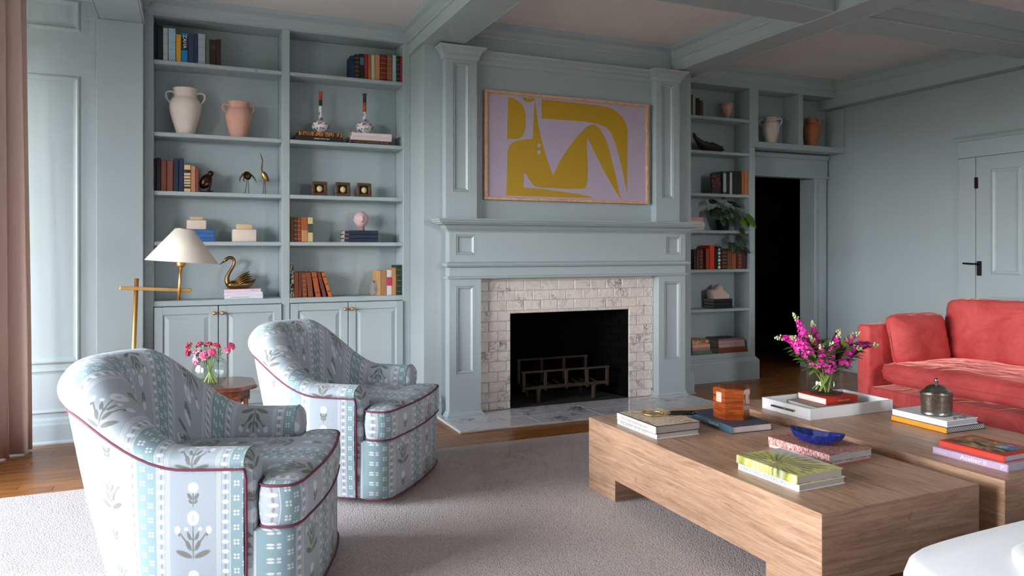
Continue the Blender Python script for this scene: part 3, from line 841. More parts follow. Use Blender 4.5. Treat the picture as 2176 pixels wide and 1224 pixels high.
# fire grate
t = thing('fire_grate', 'rusty iron log grate standing in the firebox', 'grate', (2.95, 5.72, 0.02))
for yy_, zb, zt in ((-0.13, 0.115, 0.270), (0.13, 0.20, 0.335)):
    sx = 0.40 if yy_ < 0 else 0.33
    obj('top_bar', MB().cbox(-sx - .02, sx + .02, yy_ - .012, yy_ + .012, zt - .016, zt, c=.003), RUST, t)
    if yy_ < 0: obj('bottom_bar', MB().cbox(-sx, sx, yy_ - .012, yy_ + .012, zb, zb + .026, c=.003), RUST, t)
    for k in range(5 if yy_ < 0 else 4):
        n_ = 4 if yy_ < 0 else 3
        x = -sx + 2 * sx * k / n_
        obj('upright', MB().cbox(x - .013, x + .013, yy_ - .010, yy_ + .010, zb - (.015 if yy_ < 0 else .08), zt - .012, c=.003), RUST, t)
for k in range(9):
    x = -0.36 + .09 * k
    obj('grate_bar', MB().tube([(x, -0.13, .125), (x, 0.0, .118), (x, 0.13, .135)], .010, 6), RUST, t)
for x in (-0.26, 0.27):
    for y_ in (-0.12, 0.12): obj('leg', MB().lathe([(.024, 0), (.016, .03), (.024, .10), (.030, .115)], 8, (x, y_, 0)), RUST, t)

# ================================================================== ARTWORK OVER THE MANTEL
AX0, AX1, AZ0, AZ1 = 2.156, 3.693, 1.700, 2.572
t = thing('framed_artwork', 'framed lilac abstract with bold mustard-yellow cut-out shapes over the mantel', 'picture', ((AX0 + AX1) / 2, BY - 0.001, AZ0))
W_, H_ = AX1 - AX0, AZ1 - AZ0
OAKF = wood('pale_oak_frame', (188, 138, 100), (214, 166, 128), (228, 186, 150), .4, (3, 3, 3), 6.0)
for b in ((-W_ / 2, W_ / 2, 0, .022), (-W_ / 2, W_ / 2, H_ - .022, H_)): obj('frame_rail', MB().cbox(b[0], b[1], -.040, 0, b[2], b[3], c=.002), OAKF, t)
for b in ((-W_ / 2, -W_ / 2 + .022), (W_ / 2 - .022, W_ / 2)): obj('frame_stile', MB().cbox(b[0], b[1], -.0395, 0, .0222, H_ - .0222, c=.002), OAKF, t)
LILAC = plain('lilac_print', (184, 169, 190), 0.5, var=0.03, nscale=6)
MUST = plain('mustard_print', (186, 146, 12), 0.5, var=0.04, nscale=6)
obj('canvas', MB().box(-W_ / 2 + .02, W_ / 2 - .02, -.024, -.004, .02, H_ - .02), LILAC, t)
# shapes in canvas fractions measured on the print (x to the right, z up)
def bez(p0, p1, p2, p3, n=10): return [tuple((1 - s) ** 3 * a + 3 * (1 - s) ** 2 * s * b + 3 * (1 - s) * s * s * c + s ** 3 * d for a, b, c, d in zip(p0, p1, p2, p3)) for s in [i / n for i in range(n + 1)]]
SHAPES = [[(0.1325, 0.9487), (0.1651, 0.9458), (0.198, 0.9149), (0.222, 0.87), (0.2329, 0.799), (0.2341, 0.7121), (0.2281, 0.6437), (0.213, 0.5938), (0.192, 0.5722), (0.1651, 0.5675), (0.1266, 0.5653)], [(0.3267, 0.9594), (0.6792, 0.9495), (0.739, 0.9404), (0.7859, 0.9162), (0.8265, 0.8652), (0.8538, 0.8018), (0.8661, 0.7158), (0.864, 0.4582), (0.8606, 0.1132), (0.8401, 0.2712), (0.8062, 0.4838), (0.7792, 0.6141), (0.7557, 0.6982), (0.7223, 0.7452), (0.666, 0.7719), (0.5811, 0.7817), (0.3267, 0.7798)], [(0.2857, 0.9613), (0.2949, 0.8556), (0.3071, 0.7208), (0.3286, 0.5672), (0.3533, 0.4327), (0.3781, 0.3172), (0.3955, 0.2449), (0.4155, 0.3201), (0.4533, 0.4319), (0.4977, 0.5351), (0.5489, 0.645), (0.6006, 0.7309), (0.6299, 0.7565), (0.6562, 0.7597), (0.6858, 0.7258), (0.719, 0.6383), (0.7457, 0.5292), (0.7725, 0.3583), (0.7994, 0.1967), (0.8211, 0.0392), (0.7725, 0.1542), (0.7057, 0.3327), (0.6529, 0.49), (0.6032, 0.6409), (0.6045, 0.4855), (0.6091, 0.3353), (0.6084, 0.2148), (0.6006, 0.1591), (0.5844, 0.133), (0.5168, 0.1261), (0.3905, 0.1266), (0.3163, 0.129), (0.2857, 0.1399), (0.2613, 0.182), (0.2401, 0.2387), (0.2232, 0.2684), (0.222, 0.1215), (0.3286, 0.1151), (0.4533, 0.0957), (0.5553, 0.0794), (0.6529, 0.0463), (0.4533, 0.0413), (0.2674, 0.0417), (0.1225, 0.0439), (0.1266, 0.2975), (0.1295, 0.4508), (0.1384, 0.4995), (0.1592, 0.5352), (0.189, 0.5575), (0.2311, 0.5716), (0.2747, 0.581), (0.2796, 0.7467)], [(0.2142, 0.9625), (0.2887, 0.9617), (0.2839, 0.9435), (0.2705, 0.9271), (0.2522, 0.9197), (0.2311, 0.9263), (0.219, 0.942)]]
for pts in SHAPES:
    obj('cutout', MB().prism([((u - .5) * W_, v * H_) for u, v in pts], -.0246, -.0241, 'y'), MUST, t)
for u, v, r_ in [(0.3132, 0.5198, 0.017), (0.3126, 0.4583, 0.017), (0.2419, 0.955, 0.005), (0.2601, 0.9557, 0.005)]:
    obj('dot', MB().prism([((u - .5) * W_ + r_ * math.cos(a), v * H_ + r_ * math.sin(a)) for a in [2 * PI * k / 20 for k in range(20)]], -.0251, -.0247, 'y'), LILAC, t)

# ================================================================== RUG
rg = obj('area_rug', MB().cbox(LEFT_X + 0.30, 6.0, 0.2, 4.582, 0.0, 0.014, c=.006), RUG, None)
tag(rg, 'large pale taupe loop-pile rug under the seating', 'rug')

# ================================================================== CURTAIN
t = thing('curtain', 'floor-length blush pink linen curtain at the left edge', 'curtain', (-0.955, 5.69, 0), R(-35))
def cur(i, j, N=160, M_=14):
    s = i / (N - 1); h = j / (M_ - 1)
    y = -0.98 + 0.98 * s  # out-of-view length extended to keep window light off the alcove wall
    ph = s * 2 * PI * 8.0
    amp = 0.052 * (0.75 + 0.35 * math.sin(h * 2.2 + s * 9)) 
    x = amp * math.sin(ph + 0.25 * math.sin(h * 3)) + 0.016 * math.sin(ph * 0.43 + 2 * h)
    return (x + (0.045 * (1 - h) ** 1.5), y + 0.010 * math.sin(2 * ph) + 0.02 * (1 - h) ** 2 * math.sin(s * 5), 0.008 + 3.035 * h)
m = MB().grid(lambda i, j: cur(i, j), 160, 14)
o = obj('panel', m, CURTAIN, t)
md = o.modifiers.new('thick', 'SOLIDIFY'); md.thickness = 0.004
obj('rod', MB().tube([(0, -1.2, 3.055), (0, 0.03, 3.055)], .012, 10).ball((0, 0.04, 3.055), .018), BRASS, t)

# ================================================================== SOFT FURNITURE
def crom(pts, n=6):
    """Catmull-Rom through 2D/3D points"""
    out = []
    P_ = [pts[0]] + list(pts) + [pts[-1]]
    for i in range(1, len(P_) - 2):
        for k in range(n):
            t = k / n; a, b, c, d = P_[i - 1], P_[i], P_[i + 1], P_[i + 2]
            out.append(tuple(0.5 * (2 * q + (r - p) * t + (2 * p - 5 * q + 4 * r - s) * t * t + (-p + 3 * q - 3 * r + s) * t ** 3) for p, q, r, s in zip(a, b, c, d)))
    out.append(tuple(pts[-1])); return out
def chaikin(pts, it=2):
    for _ in range(it):
        q = []
        for i in range(len(pts)):
            a, b = pts[i], pts[(i + 1) % len(pts)]
            q += [(a[0] * .75 + b[0] * .25, a[1] * .75 + b[1] * .25), (a[0] * .25 + b[0] * .75, a[1] * .25 + b[1] * .75)]
        pts = q
    return pts
def offset_in(pts, d):
    """inset a counter-clockwise outline by d"""
    out = []; n = len(pts)
    for i in range(n):
        p = Vector(pts[i]); a = (p - Vector(pts[i - 1])).normalized(); b = (Vector(pts[(i + 1) % n]) - p).normalized()
        nn = Vector((-a.y, a.x)) + Vector((-b.y, b.x)); nn = nn / max(.4, (1 + a.dot(b)))
        out.append((p.x + nn.x * d, p.y + nn.y * d))
    return out
def pad(outline, levels, ufn, star=None, dome=()):
    """closed stack of rings over an outline; levels = [(inset, z)]; uv from ufn(x,y,arc,z,k)"""
    m = MB(); n = len(outline); m.uv = []; arc = [0.0]
    for i in range(1, n): arc.append(arc[-1] + math.hypot(outline[i][0] - outline[i - 1][0], outline[i][1] - outline[i - 1][1]))
    vs = []; fs = []
    for k, (d, z) in enumerate(levels):
        r = offset_in(outline, d) if d else outline
        for i, p in enumerate(r): vs.append((p[0], p[1], z)); m.uv.append(ufn(p[0], p[1], arc[i], z, k))
    K = len(levels)
    for f, z in dome:                       # rings drawn in towards a point the whole outline can see
        r = offset_in(outline, levels[-1][0])
        for i, p in enumerate(r):
            q = (star[0] + (p[0] - star[0]) * f, star[1] + (p[1] - star[1]) * f)
            vs.append((q[0], q[1], z)); m.uv.append(ufn(q[0], q[1], arc[i], z, K))
        K += 1
    for k in range(K - 1):
        for i in range(n): i2 = (i + 1) % n; fs.append((k * n + i, k * n + i2, (k + 1) * n + i2, (k + 1) * n + i))
    fs.append(tuple(range(n))[::-1]); fs.append(tuple((K - 1) * n + i for i in range(n)))
    m.add(vs, fs, True); return m

# ---- swivel tub chairs
def tub_chair(label, loc, rotz):
    t = thing('armchair', label, 'armchair', (loc[0], loc[1], 0.016), rotz, 'patterned tub armchairs')
    HW = 0.400; A0 = -0.26; BR = 0.50
    path = []                                   # (x, y, nx, ny)
    for k in range(7): path.append((A0 * k / 7, -HW, 0.0, -1.0))
    NB = 32
    for k in range(NB + 1):
        ph = R(-90 + 180 * k / NB)
        x, y = A0 - BR * math.cos(ph), HW * math.sin(ph)
        nx, ny = -math.cos(ph) / BR, math.sin(ph) / HW; l = math.hypot(nx, ny)
        path.append((x, y, nx / l, ny / l))
    for k in range(1, 8): path.append((A0 * (7 - k) / 7, HW, 0.0, 1.0))
    s = [0.0]
    for i in range(1, len(path)): s.append(s[-1] + math.hypot(path[i][0] - path[i - 1][0], path[i][1] - path[i - 1][1]))
    L = s[-1]; n = len(path)
    def b_at(i):
        d = min(s[i], L - s[i]); return sstep((d - 0.20) / 0.50)
    zp = [lerp(0.535, 0.700, b_at(i)) for i in range(n)]
    # outer panel
    m = MB(); m.uv = []; K = 7; vs = []; fs = []
    for i, (x, y, nx, ny) in enumerate(path):
        b = b_at(i); ins = lerp(0.012, 0.135, b)
        for k in range(K):
            f = k / (K - 1); z = lerp(0.03, zp[i], f); o = -ins * (1 - f) + 0.008 * math.sin(f * PI)
            vs.append((x + nx * o, y + ny * o, z)); m.uv.append((s[i] - L / 2, z))
    for i in range(n - 1):
        for k in range(K - 1): fs.append((i * K + k, (i + 1) * K + k, (i + 1) * K + k + 1, i * K + k + 1))
    m.add(vs, fs, True)
    obj('outer_shell', m, FABRIC, t)
    # rolled arms and back
    def prof(b, z0):
        top = lerp(0.594, 0.872, b); h = top - z0
        pts = [(0.0, z0), (lerp(.014, .030, b), z0 + .30 * h), (lerp(.010, .024, b), z0 + .62 * h), (lerp(-.018, -.016, b), z0 + .91 * h), (lerp(-.058, -.066, b), top),
               (lerp(-.100, -.132, b), z0 + lerp(.86, .93, b) * h), (lerp(-.126, -.178, b), lerp(.545, .80, b)), (lerp(-.132, -.212, b), lerp(.50, .66, b)), (lerp(-.134, -.235, b), lerp(.44, .50, b)), (lerp(-.134, -.245, b), .36)]
        return crom(pts, 4)
    m = MB(); m.uv = []; vs = []; fs = []; K = None
    for i, (x, y, nx, ny) in enumerate(path):
        pr_ = prof(b_at(i), zp[i]); K = len(pr_); v = zp[i]
        for k, (o, z) in enumerate(pr_):
            if k: v += math.hypot(o - pr_[k - 1][0], z - pr_[k - 1][1])
            vs.append((x + nx * o, y + ny * o, z)); m.uv.append((s[i] - L / 2, v))
    for i in range(n - 1):
        for k in range(K - 1): fs.append((i * K + k, (i + 1) * K + k, (i + 1) * K + k + 1, i * K + k + 1))
    m.add(vs, fs, True)
    obj('rolled_arms_and_back', m, FABRIC, t)
    # arm fronts
    for sd in (-1, 1):
        pr_ = prof(0.0, zp[0])
        loop = [(-.012, .035), (-.008, .25)] + pr_ + [(-.134, .25), (-.134, .035)]
        cx_ = -.062; cz_ = .45
        m = MB(); m.uv = []; vs = []; fs = []; N_ = len(loop)
        for f, xx in ((1.0, 0.0), (0.97, 0.014), (0.86, 0.026), (0.55, 0.034), (0.15, 0.036)):
            for o, z in loop:
                oo = cx_ + (o - cx_) * f; z2 = (cz_ + (z - cz_) * f) if z > cz_ else z
                vs.append((xx, sd * (HW + oo), z2)); m.uv.append((oo * sd + sd * (L / 2 - .09) + .06, z2))
        for r_ in range(4):
            for k in range(N_): k2 = (k + 1) % N_; fs.append((r_ * N_ + k, r_ * N_ + k2, (r_ + 1) * N_ + k2, (r_ + 1) * N_ + k))
        fs.append(tuple(4 * N_ + k for k in range(N_)))
        m.add(vs, fs, True)
        obj('arm_front', m, FABRIC, t)
        obj('arm_seam', MB().tube([(0.004, sd * (HW + o * 1.02), z + .001) for o, z in pr_[2:]], .0028, 6), FABRIC, t)
    # deck and front rail under the cushion
    ol = [(-.40, -.24), (-.02, -.262), (.012, -.388)]
    ol = [(-.45, .24), (-.45, -.24), (-.03, -.262), (-.012, -.385), (.140, -.385), (.176, -.345)]
    ol += [(0.178 + .030 * (1 - (yy / .34) ** 2), yy) for yy in (-.26, -.13, 0, .13, .26)] + [(.176, .345), (.140, .385), (-.012, .385), (-.03, .262)]
    o2 = chaikin(ol, 1)
    m = pad(o2, [(0.01, .030), (0, .036), (0, .12), (0, .22), (0, .315), (.012, .325)], lambda x, y, a, z, k: (y + .07 + (.3 * (x - .17) * (1 if y < 0 else -1) if abs(y) > .37 else 0), z + .05))
    obj('front_rail', m, FABRIC, t)
    # T cushion
    ol = [(-.52, .20), (-.52, -.20), (-.46, -.255), (-.03, -.262), (.036, -.268), (.040, -.396), (.150, -.398), (.186, -.36)]
    ol += [(0.186 + .032 * (1 - (yy / .34) ** 2), yy) for yy in (-.26, -.13, 0, .13, .26)] + [(.186, .36), (.150, .398), (.040, .396), (.036, .268), (-.03, .262), (-.46, .255)]
    o2 = chaikin(ol, 2)
    z0, z1 = .327, .478
    def cuv(x, y, a, z, k):
        if k >= 6: return (y + .07, .2 - x + z1 + .05)
        return (y + .07 + (.6 * (x - .17) * (1 if y < 0 else -1) if abs(y) > .37 else 0), z + .05)
    m = pad(o2, [(.02, z0), (.004, z0 + .010), (0, z0 + .03), (-.004, (z0 + z1) / 2), (0, z1 - .03), (.003, z1 - .008), (.010, z1)], cuv, (.07, 0), ((.94, z1 + .006), (.82, z1 + .014), (.6, z1 + .020), (.3, z1 + .022), (.05, z1 + .022)))
    cu = obj('seat_cushion', m, FABRIC, t)
    obj('piping', MB().tube([(p[0], p[1], z1 - .004) for p in offset_in(o2, .002)] + [(o2[0][0], o2[0][1], z1 - .004)], .0048, 6), PIPING, cu)
    obj('piping', MB().tube([(p[0], p[1], z0 + .006) for p in offset_in(o2, .003)] + [(o2[0][0], o2[0][1], z0 + .006)], .0045, 6), PIPING, cu)
    # piping round the shell, down the arm fronts and at the hem
    pp = [(0.006, -HW + .010, .034), (0.008, -HW + .004, .25), (0.008, -HW - .001, .50), (0.004, -HW - .003, .528)]
    pp += [(x + nx * .004, y + ny * .004, zp[i]) for i, (x, y, nx, ny) in enumerate(path)]
    pp += [(p[0], -p[1], p[2]) for p in pp[:4][::-1]]
    obj('piping', MB().tube(pp, .0048, 6), PIPING, t)
    hem = []
    for i, (x, y, nx, ny) in enumerate(path):
        ins = lerp(.012, .135, b_at(i)); hem.append((x - nx * ins, y - ny * ins, .032))
    fr_ = [p for p in chaikin([(0.0, .388), (.140, .388), (.180, .345), (.208, .17), (.212, 0), (.208, -.17), (.180, -.345), (.140, -.388), (0.0, -.388)], 2)]
    hem2 = [(p[0] + .003, p[1], .033) for p in fr_ if p[0] > .02]
    obj('hem_piping', MB().tube(hem + hem2 + [hem[0]], .0042, 6), PIPING, t)
    obj('swivel_base', MB().lathe([(.24, 0.0), (.24, .016), (.10, .018), (.10, .03)], 28, (-.25, 0, 0)), BLACK_M, t)
    return t
tub_chair('nearest of the two blue floral-striped tub armchairs with plum piping', (0.318, 3.06), R(-21.1))
tub_chair('farther blue floral-striped tub armchair, beside the hearth', (1.006, 4.04), R(-37.2))

# ---- cushion shapes
def cushion(sx, sy, sz, n=16, p=5.0, pinch=0.35, wr=0.008, wf=5.0, seed=0, crease=0.0):
    m = MB(); key = {}; vs = []; fs = []
    def vert(a, b, c):
        k = (round(a, 4), round(b, 4), round(c, 4))
        if k in key: return key[k]
        q = (abs(a) ** p + abs(b) ** p + abs(c) ** p) ** (-1.0 / p)
        a2, b2, c2 = a * q, b * q, c * q
        e = max(abs(a2), abs(b2)) ** 4
        c3 = c2 * (1 - pinch * e)
        P_ = Vector((a2 * sx / 2, b2 * sy / 2, c3 * sz / 2))
        N_ = Vector((a2 / sx, b2 / sy, c3 / sz)).normalized()
        w_ = mnoise.noise(P_ * wf + Vector((seed * 3.1, seed, 0))) * wr
        if crease: w_ += -abs(mnoise.noise(Vector((P_.x * 3.0 + seed, P_.y * 14.0 + P_.x * 5, seed)))) * crease
        P_ = P_ + N_ * w_
        key[k] = len(vs); vs.append(P_); return key[k]
    g = [-1 + 2 * i / n for i in range(n + 1)]
    gz = [-1 + 2 * i / 6 for i in range(7)]
    for i in range(n):
        for j in range(n):
            for c in (-1, 1):
                q = [vert(g[i], g[j], c), vert(g[i + 1], g[j], c), vert(g[i + 1], g[j + 1], c), vert(g[i], g[j + 1], c)]
                fs.append(q if c > 0 else q[::-1])
        for k in range(6):
            for c in (-1, 1):
                fs.append([vert(g[i], c, gz[k]), vert(g[i + 1], c, gz[k]), vert(g[i + 1], c, gz[k + 1]), vert(g[i], c, gz[k + 1])])
                fs.append([vert(c, g[i], gz[k]), vert(c, g[i + 1], gz[k]), vert(c, g[i + 1], gz[k + 1]), vert(c, g[i], gz[k + 1])])
    m.add(vs, fs, True); return m

# ---- coral velvet sofa along the right side, facing the window wall
SX, SYE, SYN = 4.85, 4.285, 1.75
t = thing('sofa', 'long coral red velvet sofa with bench seat against the right side', 'sofa', (5.42, (SYE + SYN) / 2, 0.014))
so = Vector((5.42, (SYE + SYN) / 2, 0.014))
def rbox(x0, x1, y0, y1, z0, z1, c=.02): return MB().cbox(x0 - so.x, x1 - so.x, y0 - so.y, y1 - so.y, z0, z1, c=c)
def soft(o, w_=0.02, seg=3):
    md = o.modifiers.new('bevel', 'BEVEL'); md.width = w_; md.segments = seg; md.limit_method = 'ANGLE'
    for p_ in o.data.polygons: p_.use_smooth = True
    return o
def rb2(x0, x1, y0, y1, z0, z1): return MB().box(x0 - so.x, x1 - so.x, y0 - so.y, y1 - so.y, z0, z1)
soft(obj('front_rail', rb2(SX, SX + .62, SYN + .12, SYE - .118, .075, .225), VELVET, t), .018)
soft(obj('arm', rb2(SX, 5.96, SYE - .118, SYE, .062, .700), VELVET, t), .028)
soft(obj('arm', rb2(SX, 5.96, SYN, SYN + .118, .062, .700), VELVET, t), .028)
soft(obj('back_frame', rb2(5.80, 5.96, SYN + .118, SYE - .118, .075, .715), VELVET, t), .03)
for x in (SX + .06, 5.88):
    for y_ in (SYN + .06, SYE - .06): obj('foot', rb2(x - .03, x + .03, y_ - .03, y_ + .03, 0, .075), MAHOG, t)
m = cushion(SYE - SYN - .24, .86, .215, 26, 7.0, .22, .006, 3.0, 1, .016)
sc = obj('seat_cushion', m, VELVET, t, (SX + .015 + .43 - so.x, 0, .235 + .105), (0, 0, R(90)))
def welt(parent, sx, sy, p, rad=.004):
    pts = []
    for k in range(97):
        a = 2 * PI * k / 96; c_, s_ = math.cos(a), math.sin(a); q = (abs(c_) ** p + abs(s_) ** p) ** (-1 / p)
        pts.append((c_ * q * sx / 2, s_ * q * sy / 2, 0))
    obj('welt', MB().tube(pts, rad, 6), VELVET, parent)
welt(sc, SYE - SYN - .24, .86, 7.0, .006)
ln = (SYE - SYN - .30) / 2
for k in (0, 1):
    m = cushion(ln, .51, .21, 24, 8.0, .42, .010, 4.0, 5 + k, .022)
    yc_ = SYE - .15 - ln / 2 - k * ln
    bc = obj('back_cushion', m, VELVET, t, (5.685 - so.x, yc_ - so.y, .645), (R(78), 0, R(-90)))
    welt(bc, ln, .51, 8.0, .006)
t2 = obj('velvet_pillow', cushion(.57, .41, .18, 20, 6.0, .60, .010, 5.0, 9, .016), VELVET, None, (5.28, SYE - .215, .595), (R(78), 0, R(-4)))
welt(t2, .57, .41, 6.0, .005)
tag(t2, 'coral velvet pillow leaning on the far arm of the sofa', 'pillow')

# ---- white seat at the lower right
t = thing('white_ottoman', 'white upholstered bench seat cut off by the lower right corner', 'ottoman', (2.575, 1.035, 0.014))
ol = [(-.70, -.50), (.80, -.50), (.90, -.40), (.90, .40), (.80, .48), (-.60, .48), (-.78, .42), (-.84, .24), (-.84, -.36)]
o2 = chaikin(ol, 3)
m = pad(o2, [(.02, .05), (0, .07), (0, .30), (0, .385), (.012, .42), (.035, .442)], lambda x, y, a, z, k: (a, z))
m.uv = None
obj('base', m, WHITE_LINEN, t)
o3 = chaikin([(-.55, -.40), (.75, -.40), (.75, .33), (-.42, .33), (-.60, .22), (-.66, 0)], 3)
m = pad(o3, [(.0, .45), (0, .462), (.02, .478), (.06, .490), (.12, .496), (.2, .50)], lambda x, y, a, z, k: (a, z)); m.uv = None
obj('cushion', m, WHITE_LINEN, t)
for x in (-.6, .7):
    for y_ in (-.35, .33): obj('foot', MB().lathe([(.025, 0), (.03, .05)], 10, (x, y_, 0)), MAHOG, t)

# ================================================================== COFFEE TABLES
def wood_block(mb, name, parent):
    me = mb.mesh(name); me.materials.append(TABLE_WOOD); me.materials.append(TABLE_WOOD_END)
    for p_ in me.polygons: p_.material_index = 1 if abs(p_.normal.y) > .7 else 0
    return obj(name, me, None, parent)
TZ = 0.392
def coffee_table(label, x0, x1, y0, y1):
    cx_, cy_ = (x0 + x1) / 2, (y0 + y1) / 2
    t = thing('coffee_table', label, 'coffee table', (cx_, cy_, 0.014), 0, 'pair of block coffee tables')
    hx, hy = (x1 - x0) / 2, (y1 - y0) / 2; zb = .124 - .014; zt = TZ - .014
    wood_block(MB().cbox(-hx, hx, -hy, hy, zb, zt, c=.0015), 'body', t)
    for sx_ in (-1, 1):
        for sy_ in (-1, 1):
            a, b = sorted((sx_ * hx, sx_ * (hx - .275))); c, d = sorted((sy_ * hy, sy_ * (hy - .27)))
            wood_block(MB().cbox(a, b, c, d, 0, zb, c=.0015), 'leg', t)
    return t
coffee_table('chunky light oak coffee table nearest the armchairs', 1.995, 2.810, 1.905, 3.520)
coffee_table('matching light oak coffee table on the sofa side', 2.940, 3.775, 1.890, 3.525)

# ================================================================== BOOKS
BOOKC = {}
def bmat(rgb, rough=.55):
    k = 'cloth_%d_%d_%d' % rgb
    return plain(k, rgb, rough, var=.10, nscale=30)
def lay_book(label, cx_, cy_, z, w_, l_, h, rz, rgb, mat=None, spine_mat=None, group=None, pages=PAGES, deco=None):
    """book lying flat; spine on local -x; w_ across, l_ along the spine"""
    t = thing('book', label, 'book', (cx_, cy_, z), rz, group)
    M_ = mat or bmat(rgb); bt = min(.0035, h * .16)
    x0, x1, y0, y1 = -w_ / 2, w_ / 2, -l_ / 2, l_ / 2
    me = MB().cbox(x0, x1, y0, y1, 0, bt, c=.0012).cbox(x0, x1, y0, y1, h - bt, h, c=.0012).mesh('cover')
    obj('cover', me, M_, t)
    obj('spine', MB().cbox(x0 - .002, x0 + .006, y0, y1, .0004, h - .0004, c=min(.004, h * .22)), spine_mat or M_, t)
    obj('pages', MB().box(x0 + .005, x1 - .005, y0 + .004, y1 - .004, bt, h - bt), pages, t)
    return t
def spine_text(t, body, size, mat, w_, h, along=0.0, fit=None):
    """lettering on the spine of a lying book"""
    return lettering(t, body, size, mat, (-w_ / 2 - .0028, along, h / 2), (R(90), 0, R(-90)), fit)

def thin_glass(name, tint, refl=0.10, edge=0.65):
    n = NT(name); t = n.t
    tr = n.node('ShaderNodeBsdfTransparent'); tr.inputs[0].default_value = tint
    gl = n.node('ShaderNodeBsdfGlossy'); gl.inputs['Roughness'].default_value = 0.03
    lw = n.node('ShaderNodeLayerWeight'); lw.inputs[0].default_value = 0.25
    f = E_(n, lw.outputs['Facing']).pw(2.5) * edge + refl * 0.4
    mx = n.node('ShaderNodeMixShader'); n.link(f, mx.inputs[0])
    t.links.new(tr.outputs[0], mx.inputs[1]); t.links.new(gl.outputs[0], mx.inputs[2])
    t.links.new(mx.outputs[0], t.nodes['Material Output'].inputs['Surface'])
    return n.m
GLASS = thin_glass('clear_glass_wall', (0.97, 0.985, 0.98, 1))
WATER = thin_glass('vase_water_body', (0.965, 0.985, 0.96, 1), 0.04, 0.15)

# ================================================================== ON THE COFFEE TABLES
def pattern_mat(name, a, b, scale, dist=2.0, stretch=(1, 1, 1), lo=.45, hi=.55):
    n = NT(name); co = n.coord('Object')
    f = n.noise(co, scale, 4, .6, dist, stretch)
    n.set(color=n.ramp(f, [(lo, srgb(*a)), (hi, srgb(*b))]), rough=.5)
    return n.m
z = TZ
b = lay_book('white book with green spine lettering under the magnifying glass stack', 2.182, 3.150, z, .252, .355, .028, R(0), (236, 236, 238))
spine_text(b, 'ENGLANDER LIFE OF VIEWS', .022, INK_G, .252, .028, 0.02, .24); spine_text(b, 'K', .014, INK_D, .252, .028, -.155)
MAPC = pattern_mat('old_map_cover', (214, 196, 172), (176, 140, 112), 16, 2.0, (1, 1, 1), .50, .62)
b = lay_book('beige map-covered book with a dark edge, under the magnifying glass', 2.170, 3.128, z + .028, .266, .342, .039, R(0.5), (70, 60, 54), spine_mat=bmat((226, 210, 198)), pages=bmat((150, 138, 134)))
obj('cover_print', MB().box(-.122, .130, -.168, .168, .039, .0394), MAPC, b)
spine_text(b, 'LIFE IN BETWEEN', .016, INK_P, .266, .039, .05, .16); spine_text(b, 'THINGS LOVED', .012, INK_P, .266, .039, -.07, .07)
# magnifying glass
g = thing('magnifying_glass', 'brass-rimmed magnifying glass with a black handle on the map book', 'magnifier', (2.165, 3.165, z + .0674), R(-22))
obj('rim', MB().tube([(.052 * math.cos(a), .052 * math.sin(a), .010) for a in [2 * PI * k / 32 for k in range(33)]], .0042, 8), BRASS, g)
obj('lens', MB().lathe([(.001, .007), (.035, .0085), (.050, .010), (.035, .012), (.001, .0135)], 28), GLASS, g)
obj('ferrule', MB().tube([(.055, 0, .010), (.085, 0, .010)], [.004, .006], 8), BRASS, g)
obj('handle', MB().tube([(.083, 0, .010), (.095, 0, .010), (.14, 0, .010), (.20, 0, .010), (.225, 0, .009)], [.008, .011, .0125, .011, .006], 12), plain('black_horn', (24, 22, 24), .2), g)
# dark blue book and hexagonal box
b = lay_book('slate blue book under the hexagonal wooden box', 2.588, 3.098, z, .242, .392, .036, R(-3), (62, 68, 82), spine_mat=bmat((66, 96, 112)), pages=bmat((206, 192, 190)))
spine_text(b, 'TRAVELLER', .018, INK_W, .242, .036, -.045, .085); spine_text(b, 'I', .024, bmat((196, 110, 100)), .242, .036, .02)
obj('spine_label', MB().box(-.1226, -.1218, .03, .10, .008, .030), bmat((52, 44, 56)), b)
t = thing('wooden_box', 'tall hexagonal glossy rosewood box with pale inlay panel', 'box', (2.602, 3.088, z + .0362), R(30))
def hexa(r, k=1.0): return [(r * math.cos(R(60 * i + 60)), r * math.sin(R(60 * i + 60))) for i in range(6)]
obj('body', MB().prism(hexa(.092), 0, .112), BOXWOOD, t)
obj('lid', MB().prism(hexa(.0935), .1135, .153).prism(hexa(.084), .153, .157), BOXWOOD, t)
for i in range(6):
    if i % 2 == 0: continue
    a = R(60 * i + 90); rr = .092 * math.cos(R(30)) + .0005
    pm = MB().box(-.020, .020, -.0008, .0008, .085 if i < 9 else 0, .135)
    o = obj('inlay', pm, plain('mother_of_pearl', (206, 178, 160), .3, var=.2, nscale=60), t, (rr * 1.013 * math.cos(a), rr * 1.013 * math.sin(a), 0), (0, 0, a + PI / 2))
